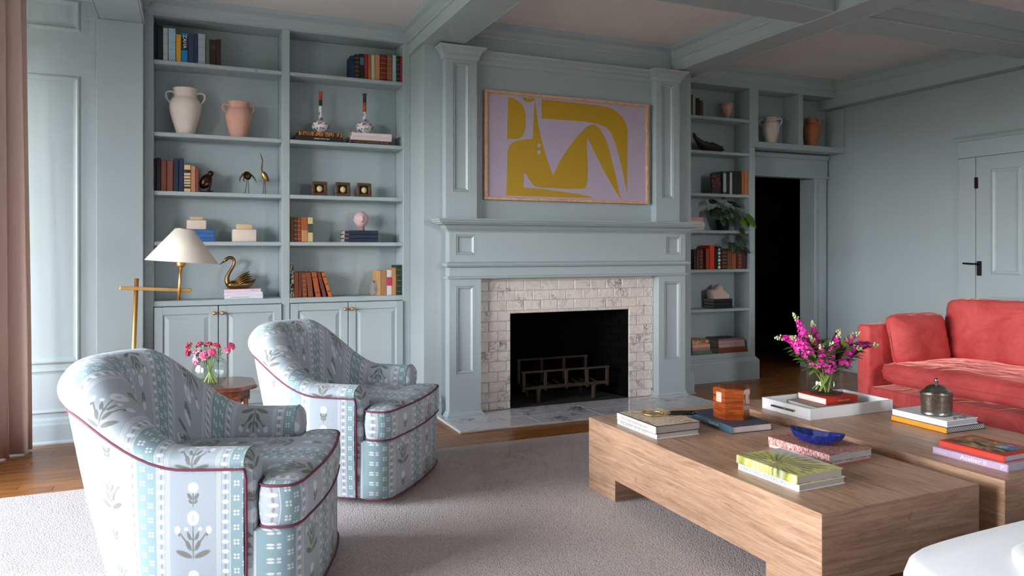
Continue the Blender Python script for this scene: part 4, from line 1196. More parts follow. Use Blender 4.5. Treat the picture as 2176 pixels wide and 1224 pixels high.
# palm-cover stack
b = lay_book('white book with pale lettering, bottom of the palm leaf stack', 2.214, 2.277, z, .246, .323, .028, R(2.0), (238, 240, 242))
spine_text(b, 'PAINTING INTERIORS', .020, plain('ice_ink', (112, 136, 148), .6), .246, .028, .02, .24)
def palm_mat():
    n = NT('palm_print'); co = n.coord('Object'); X, Y, Z = n.sep(co)
    dx = X + 0.06; dy = Y + 0.0
    ang = n.math('ARCTAN2', dy, dx)
    rays = ((ang * 26.0 + n.noise(co, 9.0, 3) * 5.0).sin() * 0.5 + 0.5)
    base = n.ramp(n.noise(co, 7.0, 3, .6, 1.0), [(.3, srgb(52, 92, 60)), (.47, srgb(150, 152, 50)), (.56, srgb(206, 190, 56)), (.72, srgb(214, 214, 190))])
    c = n.mix(rays * 0.55, base, srgb(218, 218, 198))
    right = ((X - 0.05) * 9.0 + (Y * 3.0)).max(0.0).min(1.0)
    c = n.mix(right, c, srgb(216, 218, 220))
    n.set(color=c, rough=.35); return n.m
PALM = palm_mat()
b = lay_book('book with a yellow and green palm leaf cover, near edge of the oak table', 2.203, 2.277, z + .028, .242, .325, .034, R(1.6), (236, 226, 150), mat=PALM, spine_mat=PALM)
obj('fan_rib', MB().tube([(-.055, .004, .0345), (-.062, .012, .0348), (-.075, .006, .0345)], .0016, 5), bmat((226, 206, 186)), b)
for k in range(9):
    a = R(40 + k * 14); obj('leaf_blade', MB().box(.012, .055, -.0012, .0012, .0341, .0345, Matrix.Translation((-.055, .01, 0)) @ Matrix.Rotation(a, 4, 'Z')), bmat((214, 206, 150) if k % 2 else (92, 112, 72)), b)
# marbled pink stack with blue dish
b = lay_book('thin pink-edged book under the marbled red book', 2.590, 2.490, z, .250, .345, .019, R(4.5), (232, 120, 136), spine_mat=bmat((246, 206, 208)))
MARB = pattern_mat('marbled_red', (240, 206, 198), (150, 66, 62), 26, 3.0, (1.0, 2.2, 1), .40, .60)
MARB2 = pattern_mat('marbled_brown', (196, 150, 136), (120, 62, 58), 24, 3.0, (1.0, 2.0, 1), .40, .62)
b = lay_book('marbled red and brown book holding the blue glass dish', 2.572, 2.474, z + .019, .258, .348, .034, R(1.5), (150, 80, 72), mat=MARB2, spine_mat=MARB, pages=bmat((170, 166, 166)))
t = thing('glass_dish', 'oval cobalt blue cut-glass dish on the marbled book', 'dish', (2.541, 2.457, z + .0534), R(-66))
def dish(i, j, NI=40, NJ=8):
    a = 2 * PI * i / NI; f = j / (NJ - 1)
    rim = 1 + .07 * math.cos(a * 10) * (f if j < 5 else .6)
    # outer then inner wall
    if j < 5: q = [(.30, 0), (.62, .006), (.86, .020), (.97, .036), (1.0, .046)][j]
    else: q = [(.95, .044), (.80, .022), (.40, .010)][j - 5]
    up = .014 * math.cos(a) ** 2 * (q[1] / .046)
    return (.118 * q[0] * rim * math.cos(a), .058 * q[0] * rim * math.sin(a), q[1] + up)
m = MB().grid(lambda i, j: dish(i, j), 40, 8, False, True); m.f.append(tuple(range(40))[::-1]); m.sm.append(False); m.f.append(tuple(7 * 40 + k for k in range(40))); m.sm.append(True)
obj('bowl', m, BLUEGLASS, t)
# white tray, books and vase
t = thing('serving_tray', 'white lacquer tray with a brass bar handle', 'tray', (3.337, 3.150, z), R(0.5))
tx, ty = .313, .178; TRAY = plain('white_raffia', (232, 232, 234), .35, var=.04, nscale=120, bump=.15, bscale=240)
obj('floor', MB().cbox(-tx, tx, -ty, ty, 0.0, .012, c=.002), TRAY, t)
for bx in ((-tx, tx, -ty, -ty + .013), (-tx, tx, ty - .013, ty), (-tx, -tx + .013, -ty + .013, ty - .013), (tx - .013, tx, -ty + .013, ty - .013)):
    obj('side', MB().cbox(*bx, .012, .062, c=.002), TRAY, t)
for s_ in (-1, 1):
    obj('handle', MB().tube([(s_ * (tx + .018), -.075, .034), (s_ * (tx + .018), .085, .034)], .0055, 8), plain('dark_bronze_bar', (112, 100, 82), .3, .9), t)
    for y_ in (-.070, .080): obj('handle_post', MB().tube([(s_ * tx, y_, .034), (s_ * (tx + .018), y_, .034)], .004, 8), BRASS, t)
b = lay_book('grey book lying flat on the tray floor', 3.345, 3.190, z + .0124, .235, .300, .024, R(86), (150, 140, 128), pages=bmat((236, 232, 228)))
b = lay_book('orange book under the flower vase in the white tray', 3.398, 3.205, z + .0366, .215, .245, .038, R(90), (214, 62, 26), spine_mat=bmat((206, 44, 22)), pages=bmat((240, 234, 228)))
spine_text(b, 'OPEN FLOOR', .012, INK_W, .215, .038, -.01, .09)
VX, VY, VZ = 3.385, 3.210, z + .0748
v = thing('glass_vase', 'clear cylinder vase of water holding magenta stock flowers', 'vase', (VX, VY, VZ))
obj('wall', MB().lathe([(.070, .0), (.088, .002), (.096, .010), (.099, .025), (.099, .165), (.0965, .165), (.0965, .026), (.093, .014), (.080, .008), (.001, .007)], 40, cap=True), GLASS, v)
obj('water', MB().lathe([(.001, .0085), (.080, .009), (.0945, .018), (.0955, .030), (.0955, .080), (.001, .080)], 36, cap=False), WATER, v)
# stack with the silver pot
CHK = NT('black_white_check'); _x, _y, _z = CHK.sep(CHK.coord('Object'))
_c = (((_x * 140.0).floor() + (_z * 140.0).floor()) * 0.5).frac().gt(0.25)
CHK.set(color=CHK.mix(_c, srgb(34, 36, 40), srgb(206, 204, 206)), rough=.5); CHK = CHK.m
ORG = plain('orange_spine', (240, 156, 36), .5, var=.1, nscale=14)
b = lay_book('orange-spined book with a chequered edge under the silver pot', 3.572, 2.645, z, .285, .318, .030, R(-1), (60, 60, 62), spine_mat=ORG, pages=CHK)
obj('spine_label', MB().box(-.1438, -.1428, -.150, -.120, .004, .026), bmat((226, 90, 56)), b)
COV = pattern_mat('photo_cover', (226, 224, 226), (86, 74, 88), 9, 1.5, (1, 1, 1), .52, .60)
b = lay_book('white book with a dark photo cover beneath the silver pot', 3.550, 2.646, z + .030, .232, .312, .031, R(-.3), (238, 238, 240), pages=bmat((180, 172, 182)))
obj('cover_print', MB().box(-.06, .112, -.150, .06, .031, .0314), COV, b)
spine_text(b, 'HOUSE LIVES', .014, plain('faint_ink', (196, 188, 190), .6), .232, .031, -.02, .11)
t = thing('silver_pot', 'engraved tarnished silver pot with domed lid and knob', 'pot', (3.535, 2.622, z + .0616), R(0))
obj('body', MB().lathe([(.060, 0), (.064, .002), (.066, .008), (.063, .013), (.065, .020), (.068, .100), (.070, .108), (.072, .114), (.067, .116), (.060, .112)], 36, sx=1.25, sy=1.0), plain('engraved_silver', (150, 142, 134), .34, 1.0, var=.45, nscale=55, bump=.5, bscale=120), t)
obj('lid', MB().lathe([(.064, .113), (.062, .119), (.052, .124), (.048, .132), (.036, .146), (.016, .153), (.005, .155)], 36, sx=1.25, sy=1.0), SILVER, t)
obj('knob', MB().lathe([(.006, .152), (.004, .158), (.008, .164), (.011, .172), (.009, .181), (.002, .187)], 16), SILVER, t)
# lavender and red stack
b = lay_book('lavender book with white script under the red art book', 3.175, 2.122, z, .245, .322, .031, R(3), (186, 162, 190), pages=bmat((176, 170, 178)))
spine_text(b, 'Atelier ll', .026, INK_W, .245, .031, -.02, .11); spine_text(b, 'l*', .024, INK_W, .245, .031, -.14); spine_text(b, 'collected works', .008, INK_W, .245, .031, .12, .05)
PAINTING = pattern_mat('painting_print', (40, 60, 66), (196, 150, 90), 8, 1.5, (1, 1, 1), .42, .60)
b = lay_book('red art book with a painting on its cover, right edge of the table', 3.190, 2.126, z + .031, .228, .288, .028, R(1), (196, 54, 34), pages=bmat((160, 160, 168)))
obj('cover_print', MB().box(-.088, .095, -.110, .128, .028, .0284), PAINTING, b)
obj('cover_sky', MB().box(.0, .085, -.100, -.03, .0284, .0287), pattern_mat('sky_print', (196, 206, 232), (96, 110, 150), 14, 1.0), b)

# ---- stock flowers, each its own stem
GREEN = plain('leaf_green', (126, 156, 66), .5, var=.3, nscale=40)
GREEN_D = plain('leaf_deep_green', (84, 116, 52), .5, var=.3, nscale=40)
STEMG = plain('stem_green', (150, 172, 84), .5, var=.2, nscale=40)
BUD = plain('bud_pale_green', (196, 204, 150), .6, var=.2, nscale=60)
MAG = plain('magenta_petal', (222, 40, 160), .5, var=.25, nscale=50)
MAG2 = plain('violet_petal', (150, 26, 110), .5, var=.3, nscale=50)
rt_ = Vector((.9162, -.4007, 0)); fw_ = Vector((.4007, .9162, 0))
def leaf(mb, p, d, up, L, W):
    d = d.normalized(); sd = d.cross(up)
    if sd.length < 1e-3: sd = Vector((1, 0, 0))
    sd.normalize(); n_ = sd.cross(d)
    pts = [p, p + d * L * .35 + sd * W + n_ * L * .05, p + d * L * .35 - sd * W + n_ * L * .05, p + d * L * .35 - n_ * .0, p + d * L * .75 + sd * W * .7, p + d * L * .75 - sd * W * .7, p + d * L * .75 - n_ * L * .04, p + d * L - n_ * L * .12]
    mb.add(pts, [(0, 3, 1), (0, 2, 3), (1, 3, 6, 4), (3, 2, 5, 6), (4, 6, 7), (6, 5, 7)], True)
def floret(mb, c, nrm, r, rg):
    nrm = nrm.normalized(); a = nrm.cross(Vector((.3, .5, .8))).normalized(); b_ = nrm.cross(a)
    for k in range(5):
        t_ = 2 * PI * k / 5 + rg.random(); d = a * math.cos(t_) + b_ * math.sin(t_); e = nrm.cross(d)
        p1 = c + d * r * .55 + e * r * .42 + nrm * r * .15; p2 = c + d * r * .55 - e * r * .42 + nrm * r * .15
        mb.add([c, p1, c + d * r * 1.05 + nrm * r * (.05 + .35 * rg.random()) + e * r * .2, c + d * r * 1.0 + nrm * r * (.05 + .3 * rg.random()) - e * r * .25, p2], [(0, 1, 2), (0, 2, 3), (0, 3, 4)], True)
def stock(label, lat, ztip, dep, seed, dark=False, bl=.17):
    rg = random.Random(seed)
    tip = Vector((VX, VY, 0)) + rt_ * lat + fw_ * dep; tip.z = ztip
    base = Vector((VX, VY, 0)) - rt_ * max(-.06, min(.06, lat * .22 + .03 * math.sin(seed * 2.1))) - fw_ * max(-.05, min(.05, dep * .4 + .03 * math.cos(seed * 1.7))); base.z = VZ + .016 + rg.random() * .01
    rim = Vector((VX, VY, 0)) + rt_ * max(-.078, min(.078, lat * .62)) + fw_ * max(-.055, min(.055, dep * .8)); rim.z = VZ + .17
    t = thing('stock_flower', label, 'flower', base, 0, 'magenta stock stems in the cylinder vase')
    pts = crom([tuple(base), tuple((base + rim) / 2 + Vector((0, 0, .005))), tuple(rim), tuple(rim.lerp(tip, .5) + Vector((0, 0, .03 + .03 * rg.random()))), tuple(tip)], 6)
    pts = [Vector(p) - base for p in pts]
    obj('stem', MB().tube(pts, [.0042 - .002 * i / len(pts) for i in range(len(pts))], 6), STEMG, t)
    total = [0]
    for i in range(1, len(pts)): total.append(total[-1] + (pts[i] - pts[i - 1]).length)
    Lt = total[-1]
    def at(s_):
        for i in range(1, len(pts)):
            if total[i] >= s_: f = (s_ - total[i - 1]) / max(1e-6, total[i] - total[i - 1]); return pts[i - 1].lerp(pts[i], f), (pts[i] - pts[i - 1]).normalized()
        return pts[-1], (pts[-1] - pts[-2]).normalized()
    fl_ = MB(); bd = MB(); lf = MB(); nfl = 44
    for k in range(nfl):
        f = k / nfl; s_ = Lt - bl + bl * .80 * f
        p, d = at(s_); a = k * 2.4 + rg.random() * .5
        o1 = d.orthogonal().normalized(); o2_ = d.cross(o1)
        rad = (o1 * math.cos(a) + o2_ * math.sin(a)); rr = lerp(.033, .010, f)
        floret(fl_, p + rad * rr, rad + d * .45, lerp(.0175, .010, f), rg)
    for k in range(9):
        p, d = at(Lt - bl * .22 + bl * .22 * k / 8); a = k * 2.4
        o1 = d.orthogonal().normalized(); o2_ = d.cross(o1); rad = o1 * math.cos(a) + o2_ * math.sin(a)
        bd.ball(p + rad * lerp(.015, .002, k / 8) + d * .004, .0055, .0055, .0075, 6, 5)
    for k in range(12):
        s_ = Lt * (.36 + .035 * k); s_ = min(s_, Lt - bl * .9)
        p, d = at(s_); a = k * 2.1 + seed
        o1 = d.orthogonal().normalized(); o2_ = d.cross(o1); rad = o1 * math.cos(a) + o2_ * math.sin(a)
        leaf(lf, p, rad * 1.0 + d * .7, Vector((0, 0, 1)), .080 + .035 * rg.random(), .0135)
    for k in range(10):
        p, d = at(total[12] + .01 + .008 * k); a = k * 1.05 + seed * .7
        leaf(lf, p, Vector((math.cos(a), math.sin(a), .75 - .35 * (k % 3))), Vector((0, 0, 1)), .095 + .035 * rg.random(), .017)
    obj('blossoms', fl_, MAG2 if dark else MAG, t); obj('buds', bd, BUD, t); obj('leaves', lf, GREEN if seed % 2 else GREEN_D, t)
stock('tallest magenta stock stem, leaning left over the vase', -.170, .925, .03, 1, False, .20)
stock('low magenta stock stem reaching farthest left', -.285, .790, .00, 2, False, .17)
stock('magenta stock stem between the tallest and the lowest left ones', -.215, .800, -.05, 3, False, .15)
stock('upright magenta stock stem behind the middle of the vase', -.040, .875, .08, 4, False, .15)
stock('magenta stock stem just left of centre of the bouquet', -.095, .800, -.02, 5, False, .16)
stock('full magenta stock head at the front centre of the bouquet', .010, .770, -.09, 6, False, .17)
stock('magenta stock stem with pale buds right of centre', .095, .815, .02, 7, False, .16)
stock('deep violet stock stem at the back right of the bouquet', .130, .820, .10, 8, True, .14)
stock('magenta stock stem leaning right with long green buds', .215, .815, .03, 9, False, .16)
stock('magenta stock head drooping over the right rim', .180, .735, -.06, 10, False, .15)
stock('dark purple stock stem reaching farthest right towards the sofa', .318, .745, .02, 11, True, .18)
stock('magenta stock stem half hidden at the front left', -.060, .745, -.08, 12, False, .12)

# ================================================================== SIDE TABLE, ROUND VASE, LAMP
t = thing('side_table', 'dark mahogany side table with a clipped-corner top between the armchairs', 'side table', (.150, 4.475, 0.014))
oc = lambda h, c: [(-h, -h + c), (-h + c, -h), (h - c, -h), (h, -h + c), (h, h - c), (h - c, h), (-h + c, h), (-h, h - c)]
ring = lambda h, c, z_: [(x, y_, z_) for x, y_ in oc(h, c)]
vs = ring(.185, .075, .510) + ring(.200, .080, .518) + ring(.205, .082, .526) + ring(.200, .080, .535) + ring(.196, .078, .537)
fs = [tuple(range(8))[::-1], tuple(range(32, 40))] + [(r_ * 8 + k, r_ * 8 + (k + 1) % 8, r_ * 8 + 8 + (k + 1) % 8, r_ * 8 + 8 + k) for r_ in range(4) for k in range(8)]
obj('top', MB().add(vs, fs), MAHOG, t)
obj('apron', MB().prism(oc(.165, .06), .455, .510), MAHOG, t)
for x in (-.135, .135):
    for y_ in (-.135, .135): obj('leg', MB().lathe([(.012, 0), (.015, .03), (.010, .06), (.014, .20), (.019, .30), (.011, .34), (.020, .37), (.014, .40), (.021, .43), (.021, .47)], 12, (x, y_, 0)), MAHOG, t)
obj('shelf', MB().prism(oc(.150, .05), .14, .155), MAHOG, t)
RVX, RVY, RVZ = .112, 4.425, .014 + .5375
v = thing('bubble_vase', 'round clear glass bubble vase holding pink carnations', 'vase', (RVX, RVY, RVZ))
pr_o = [(.045, .0), (.060, .004), (.085, .028), (.097, .070), (.094, .105), (.078, .138), (.060, .155), (.063, .160)]
pr_i = [(.060, .159), (.057, .154), (.075, .137), (.091, .104), (.094, .070), (.082, .030), (.055, .008), (.001, .007)]
obj('wall', MB().lathe(pr_o + pr_i, 36), GLASS, v)
obj('water', MB().lathe([(.001, .009), (.052, .010), (.080, .032), (.0915, .070), (.088, .100), (.001, .100)], 32, cap=False), WATER, v)
PINK = plain('carnation_pink', (226, 92, 132), .6, var=.25, nscale=70); PINK2 = plain('carnation_pale', (240, 150, 180), .6, var=.2, nscale=70)
def carnation(label, px_, z_, dep, seed):
    rg = random.Random(seed + 50)
    lat = px_
    tip = Vector((RVX, RVY, 0)) + rt_ * lat + fw_ * dep; tip.z = z_
    base = Vector((RVX, RVY, 0)) - rt_ * lat * .35; base.z = RVZ + .012
    rim = Vector((RVX, RVY, 0)) + rt_ * max(-.045, min(.045, lat * .4)) + fw_ * max(-.04, min(.04, dep * .5)); rim.z = RVZ + .157
    t = thing('carnation', label, 'flower', base, 0, 'pink carnations in the bubble vase')
    pts = [Vector(p) - base for p in crom([tuple(base), tuple((base + rim) / 2), tuple(rim), tuple(tip)], 5)]
    obj('stem', MB().tube(pts, .0022, 5), STEMG, t)
    d = (pts[-1] - pts[-2]).normalized(); c = pts[-1]
    m1 = MB(); o1 = d.orthogonal().normalized(); o2_ = d.cross(o1)
    for k in range(16):
        a = k * 2.4; rr = .004 + .0009 * k; rad = o1 * math.cos(a) + o2_ * math.sin(a)
        floret(m1, c + rad * rr + d * (.012 - .0006 * k), rad * (k / 16) + d * .7, .0145, rg)
    obj('petals', m1, PINK if seed % 3 else PINK2, t)
    obj('calyx', MB().tube([c - d * .014, c + d * .004], [.004, .008], 6), GREEN, t)
    m1 = MB()
    for k in range(4):
        p = pts[int(len(pts) * .62) + k % 3]; a = k * 1.7 + seed; leaf(m1, p, o1 * math.cos(a) + o2_ * math.sin(a) + d * .5, Vector((0, 0, 1)), .05, .003)
    obj('leaves', m1, GREEN_D, t)
CP = ((-.125, .735, .02, 'pale pink carnation farthest left in the bubble vase'), (-.108, .705, -.02, 'hot pink carnation below the leftmost pale one'), (-.066, .740, .02, 'pink carnation second from the left at the top'), (-.060, .705, -.03, 'pink carnation low left of centre'), (-.020, .738, .03, 'half-open pink carnation at the top centre'), (-.016, .690, -.05, 'mauve pink carnation at the front centre'), (-.050, .662, -.06, 'pink carnation hanging lowest over the vase rim'), (.030, .735, .01, 'largest pink carnation right of centre'), (.022, .708, -.03, 'pink carnation tucked under the largest one'), (.092, .712, .0, 'deep pink carnation at the right, lower of two'), (.112, .735, .01, 'pale pink carnation farthest right in the bubble vase'))
for k, (a_, b_, c_, l_) in enumerate(CP): carnation(l_, a_, b_ + .030, c_, k)

t = thing('floor_lamp', 'brass floor lamp with an offset arm and cream cone shade', 'lamp', (-.325, 5.0, 0))
P0 = Vector((-.325, 5.0, 0))
def lp(x, z_, y_=5.0): return Vector((x, y_, z_)) - P0
obj('base', MB().lathe([(.13, 0), (.13, .014), (.02, .022)], 32), BRASS, t)
obj('pole', MB().tube([lp(-.325, .02), lp(-.284, 1.128)], .0125, 12), BRASS, t)
obj('cross_arm', MB().cbox(0, .392, -.005, .005, -.011, .011, c=.002, M=Matrix.Translation(lp(-.372, 1.073, 4.985)) @ Matrix.Rotation(R(3.4), 4, 'Y')), BRASS, t)
obj('stem', MB().tube([lp(-.053, .992, 4.97), lp(-.040, 1.205, 4.97)], .009, 10), BRASS, t)
obj('socket', MB().lathe([(.010, 0), (.024, .012), (.026, .016), (.026, .045), (.022, .048)], 18, tuple(lp(-.039, 1.190, 4.97))), BRASS, t)
sh = MB().lathe([(.207, 0), (.053, .200)], 44, cap=False)
o = obj('shade', sh, SHADE, t, tuple(lp(-.034, 1.228, 4.97)), (0, R(4.0), 0))
md = o.modifiers.new('thick', 'SOLIDIFY'); md.thickness = .003
obj('shade_ring', MB().tube([(.053 * math.cos(a), .053 * math.sin(a), .200) for a in [2 * PI * k / 24 for k in range(25)]], .0025, 6), BRASS, o)

# ================================================================== ON THE SHELVES
YS = 5.905           # spines stand a little behind the shelf edge
ORD = ['leftmost', 'second', 'third', 'fourth', 'fifth', 'sixth', 'seventh', 'eighth', 'ninth', 'tenth', 'eleventh', 'twelfth', 'thirteenth']
PAGES_L = bmat((196, 182, 164))
def up_book(label, x0, x1, z0, z1, rgb, bands=(), depth=.165, tilt=0.0, group=None, gilt=False, ys=YS, mat=None, txt=None):
    w_ = max(.010, x1 - x0 - .0012); h = z1 - z0
    t = thing('book', label, 'book', ((x0 + x1) / 2, ys, z0), 0, group)
    if tilt: t.rotation_euler = (0, R(tilt), 0)
    M_ = mat or bmat(rgb); bt = min(.003, w_ * .16)
    hw = w_ / 2
    me = MB().cbox(-hw, hw, 0, .006, 0, h, c=min(.003, w_ * .25)).box(-hw, -hw + bt, .005, depth, 0, h).box(hw - bt, hw, .005, depth, 0, h)
    c = obj('cover', me, M_, t)
    obj('pages', MB().box(-hw + bt, hw - bt, .006, depth - .005, .003, h - .004), PAGES_L, t)
    for f0, f1, col in bands:
        obj('spine_label', MB().cbox(-hw + .0006, hw - .0006, -.0009, .001, f0 * h, f1 * h, c=.0004), bmat(col), t)
    if gilt:
        for f in (.12, .3, .48, .66, .84): obj('gilt_band', MB().box(-hw + .001, hw - .001, -.0006, .001, f * h, f * h + .0035), INK_GOLD, t)
    if txt: lettering(t, txt[0], txt[1], txt[2], (0, -.0014, h * txt[3]), (R(90), R(90) if len(txt) < 5 else R(txt[4]), 0))
    return t
def row(where, group, zs, data, **kw):
    for i, d in enumerate(data):
        x0, x1, z1, rgb, nm = d[:5]; opt = d[5] if len(d) > 5 else {}
        up_book('%s book, %s from the left, %s' % (nm, ORD[i] if i else 'first', where), x0, x1, zs, z1, rgb, group=group, **{**kw, **opt})
LINE = (206, 212, 212)
row('top shelf of the leftmost bay', 'books on the top shelf, leftmost bay', 2.666, [
    (-.226, -.206, 2.930, (22, 28, 40), 'black navy'), (-.206, -.167, 2.918, (16, 24, 40), 'dark navy'),
    (-.166, -.133, 2.905, (176, 184, 184), 'pale grey', {'bands': [(.2, .21, (120, 130, 132)), (.5, .51, (120, 130, 132)), (.8, .81, (120, 130, 132))]}),
    (-.131, -.082, 2.906, (160, 188, 206), 'pale blue-grey', {'bands': [(.15, .16, (120, 146, 160)), (.35, .36, (120, 146, 160)), (.58, .59, (120, 146, 160))]}),
    (-.080, -.046, 2.868, (224, 164, 34), 'mustard yellow'),
    (-.045, -.001, 2.882, (26, 128, 190), 'bright blue', {'bands': [(.42, .88, (22, 26, 34)), (.64, .66, (200, 214, 220))], 'txt': ('ZAHA', .036, INK_W, .70)}),
    (.001, .039, 2.884, (52, 66, 90), 'slate navy'), (.040, .065, 2.886, (36, 56, 86), 'dark blue'),
    (.066, .117, 2.890, (160, 178, 184), 'light silver-blue', {'bands': [(.1, .11, (124, 142, 150)), (.3, .31, (124, 142, 150)), (.55, .56, (124, 142, 150)), (.8, .81, (124, 142, 150))]}),
    (.119, .147, 2.860, (96, 104, 92), 'grey-green'), (.147, .191, 2.856, (44, 30, 28), 'dark brown', {'bands': [(.62, .78, (66, 50, 44))]}), (.191, .224, 2.862, (58, 26, 28), 'dark maroon')])
row('top shelf of the bay nearest the fireplace', 'books on the top shelf, second bay', 2.666, [
    (1.184, 1.216, 2.845, (20, 40, 78), 'navy blue'), (1.216, 1.253, 2.860, (34, 24, 22), 'dark brown', {'gilt': True}), (1.255, 1.291, 2.868, (18, 18, 22), 'black', {'bands': [(.55, .85, (66, 116, 138))]}),
    (1.293, 1.321, 2.870, (150, 28, 36), 'crimson'), (1.323, 1.346, 2.870, (176, 96, 46), 'tan orange'), (1.348, 1.377, 2.868, (198, 198, 160), 'pale cream-green'), (1.379, 1.419, 2.874, (196, 138, 96), 'tan leather', {'gilt': True}),
    (1.421, 1.472, 2.880, (116, 18, 26), 'dark red', {'gilt': True}), (1.476, 1.521, 2.880, (140, 84, 50), 'brown leather', {'gilt': True}), (1.523, 1.554, 2.884, (168, 192, 204), 'light blue'), (1.556, 1.585, 2.882, (30, 36, 28), 'black-green', {'gilt': True}), (1.587, 1.602, 2.882, (170, 30, 44), 'red')])
row('third shelf of the leftmost bay', 'books on the third shelf, leftmost bay', 1.724, [
    (-.225, -.212, 1.958, (50, 26, 28), 'dark maroon'), (-.211, -.180, 1.963, (22, 22, 28), 'black'), (-.179, -.142, 1.948, (110, 56, 40), 'rust brown'), (-.140, -.099, 1.948, (124, 66, 52), 'russet'),
    (-.097, -.063, 1.967, (22, 32, 62), 'navy'), (-.062, -.028, 1.967, (24, 36, 68), 'dark blue'),
    (-.027, .018, 1.921, (222, 186, 138), 'cream', {'bands': [(.70, .82, (34, 42, 40)), (.58, .61, (60, 58, 50)), (.46, .50, (60, 58, 50)), (.36, .39, (60, 58, 50)), (.25, .29, (60, 58, 50)), (.12, .20, (34, 42, 40))]}),
    (.019, .050, 1.914, (186, 128, 92), 'tan'), (.051, .070, 1.906, (128, 64, 48), 'reddish brown')])
row('fourth shelf near the fireplace', 'leather books on the fourth shelf, second bay', 1.361, [
    (.718, .746, 1.552, (116, 62, 36), 'brown leather'), (.747, .774, 1.552, (72, 44, 28), 'dark leather', {'gilt': True}), (.775, .802, 1.550, (134, 52, 30), 'rust leather', {'gilt': True}),
    (.803, .851, 1.553, (162, 84, 44), 'orange-brown leather', {'bands': [(.02, .48, (196, 138, 88))]}), (.852, .892, 1.553, (206, 190, 138), 'cream and green', {'bands': [(.38, .74, (62, 76, 62))]})])
BW = pattern_mat('ink_blot_cloth', (214, 206, 190), (30, 28, 28), 40, 1.0, (1, 1, 1), .44, .50)
row('lowest open shelf near the fireplace', 'leather books leaning on the lowest shelf, second bay', .932, [
    (.718, .748, 1.182, (60, 56, 52), 'black and white patterned', {'mat': BW}), (.750, .783, 1.128, (116, 56, 30), 'brown leather'), (.784, .808, 1.128, (104, 48, 28), 'dark tan leather'),
    (.813, .848, 1.128, (128, 64, 30), 'chestnut leather', {'tilt': -2.5, 'gilt': True}), (.857, .896, 1.128, (136, 72, 40), 'brown leather', {'tilt': -6}), (.913, .953, 1.130, (178, 88, 44), 'orange leather', {'tilt': -10, 'bands': [(.16, .20, (110, 46, 30)), (.78, .82, (110, 46, 30))]}),
    (.968, .996, 1.130, (120, 58, 40), 'dull brown leather', {'tilt': -13.5}), (1.012, 1.040, 1.132, (196, 112, 48), 'bright tan leather', {'tilt': -17, 'bands': [(.2, .24, (90, 40, 24)), (.5, .54, (90, 40, 24)), (.8, .84, (90, 40, 24))]})])
row('right end of the lowest shelf, beside the chimney', 'books at the right end of the lowest shelf', .932, [
    (1.396, 1.428, 1.134, (196, 152, 98), 'pale tan'), (1.429, 1.473, 1.134, (164, 116, 84), 'marbled brown'), (1.475, 1.518, 1.136, (210, 202, 194), 'white', {'bands': [(.38, .72, (190, 46, 74))]}), (1.520, 1.554, 1.154, (192, 132, 88), 'orange-tan', {'gilt': True}), (1.556, 1.601, 1.176, (28, 54, 44), 'dark green', {'gilt': True})])
row('top shelf of the right bookcase', 'books on the top shelf, right bookcase', 2.612, [
    (4.505, 4.540, 2.815, (150, 160, 150), 'pale grey-green'), (4.545, 4.588, 2.785, (50, 34, 28), 'dark brown'), (4.591, 4.632, 2.765, (84, 56, 40), 'brown')])
row('third shelf of the right bookcase', 'books on the third shelf, right bookcase', 1.855, [
    (4.872, 4.913, 2.083, (40, 110, 98), 'teal', {'bands': [(.1, .9, (176, 186, 180))]}), (4.917, 4.953, 2.083, (20, 20, 22), 'black'), (4.957, 4.988, 2.075, (196, 194, 190), 'white'), (4.993, 5.060, 2.088, (26, 24, 24), 'wide black'), (5.063, 5.103, 2.090, (28, 30, 40), 'dark navy'), (5.107, 5.142, 2.096, (180, 106, 60), 'orange-tan'), (5.145, 5.184, 2.100, (196, 128, 74), 'light tan')])
DOTB = None
row('fifth shelf of the right bookcase', 'books on the fifth shelf, right bookcase', 1.108, [
    (4.515, 4.549, 1.300, (20, 18, 18), 'black'), (4.552, 4.581, 1.303, (104, 50, 34), 'brown leather'), (4.583, 4.629, 1.305, (84, 32, 24), 'dark red leather', {'gilt': True}), (4.663, 4.704, 1.312, (150, 66, 40), 'rust leather'),
    (4.708, 4.768, 1.345, (228, 56, 20), 'bright orange-red'), (4.772, 4.794, 1.318, (30, 22, 20), 'thin black'), (4.796, 4.853, 1.333, (34, 28, 26), 'black with white rosettes'), (4.857, 4.924, 1.303, (70, 36, 26), 'dark brown leather', {'gilt': True}), (4.928, 4.978, 1.305, (130, 84, 44), 'olive-tan'),
    (4.982, 5.036, 1.310, (158, 82, 44), 'orange-brown'), (5.040, 5.057, 1.303, (60, 24, 22), 'thin maroon'), (5.061, 5.106, 1.310, (126, 38, 34), 'red-brown', {'gilt': True}), (5.108, 5.160, 1.305, (70, 36, 28), 'dark reddish')])
for o in list(bpy.data.objects):
    if o.get('label', '').startswith('black with white rosettes'):
        for k in range(6):
            obj('rosette', MB().prism([(.016 * (1 if k % 2 == 0 else .7) * math.cos(a) * (1 + .12 * math.cos(5 * a)), .02 + .035 * k + .016 * (1 if k % 2 == 0 else .7) * math.sin(a)) for a in [2 * PI * q / 15 for q in range(15)]], -.0012, .0005, 'y'), INK_W, o)
# a floral-covered book lying open-faced against the teal one
up_book('dark floral book facing out, leaning by the teal book on the right bookcase', 4.752, 4.862, 1.855, 2.055, (60, 30, 30), depth=.03, ys=5.925, mat=pattern_mat('dark_floral', (40, 34, 32), (150, 66, 50), 26, 1.5, (1, 1, 1), .5, .6))

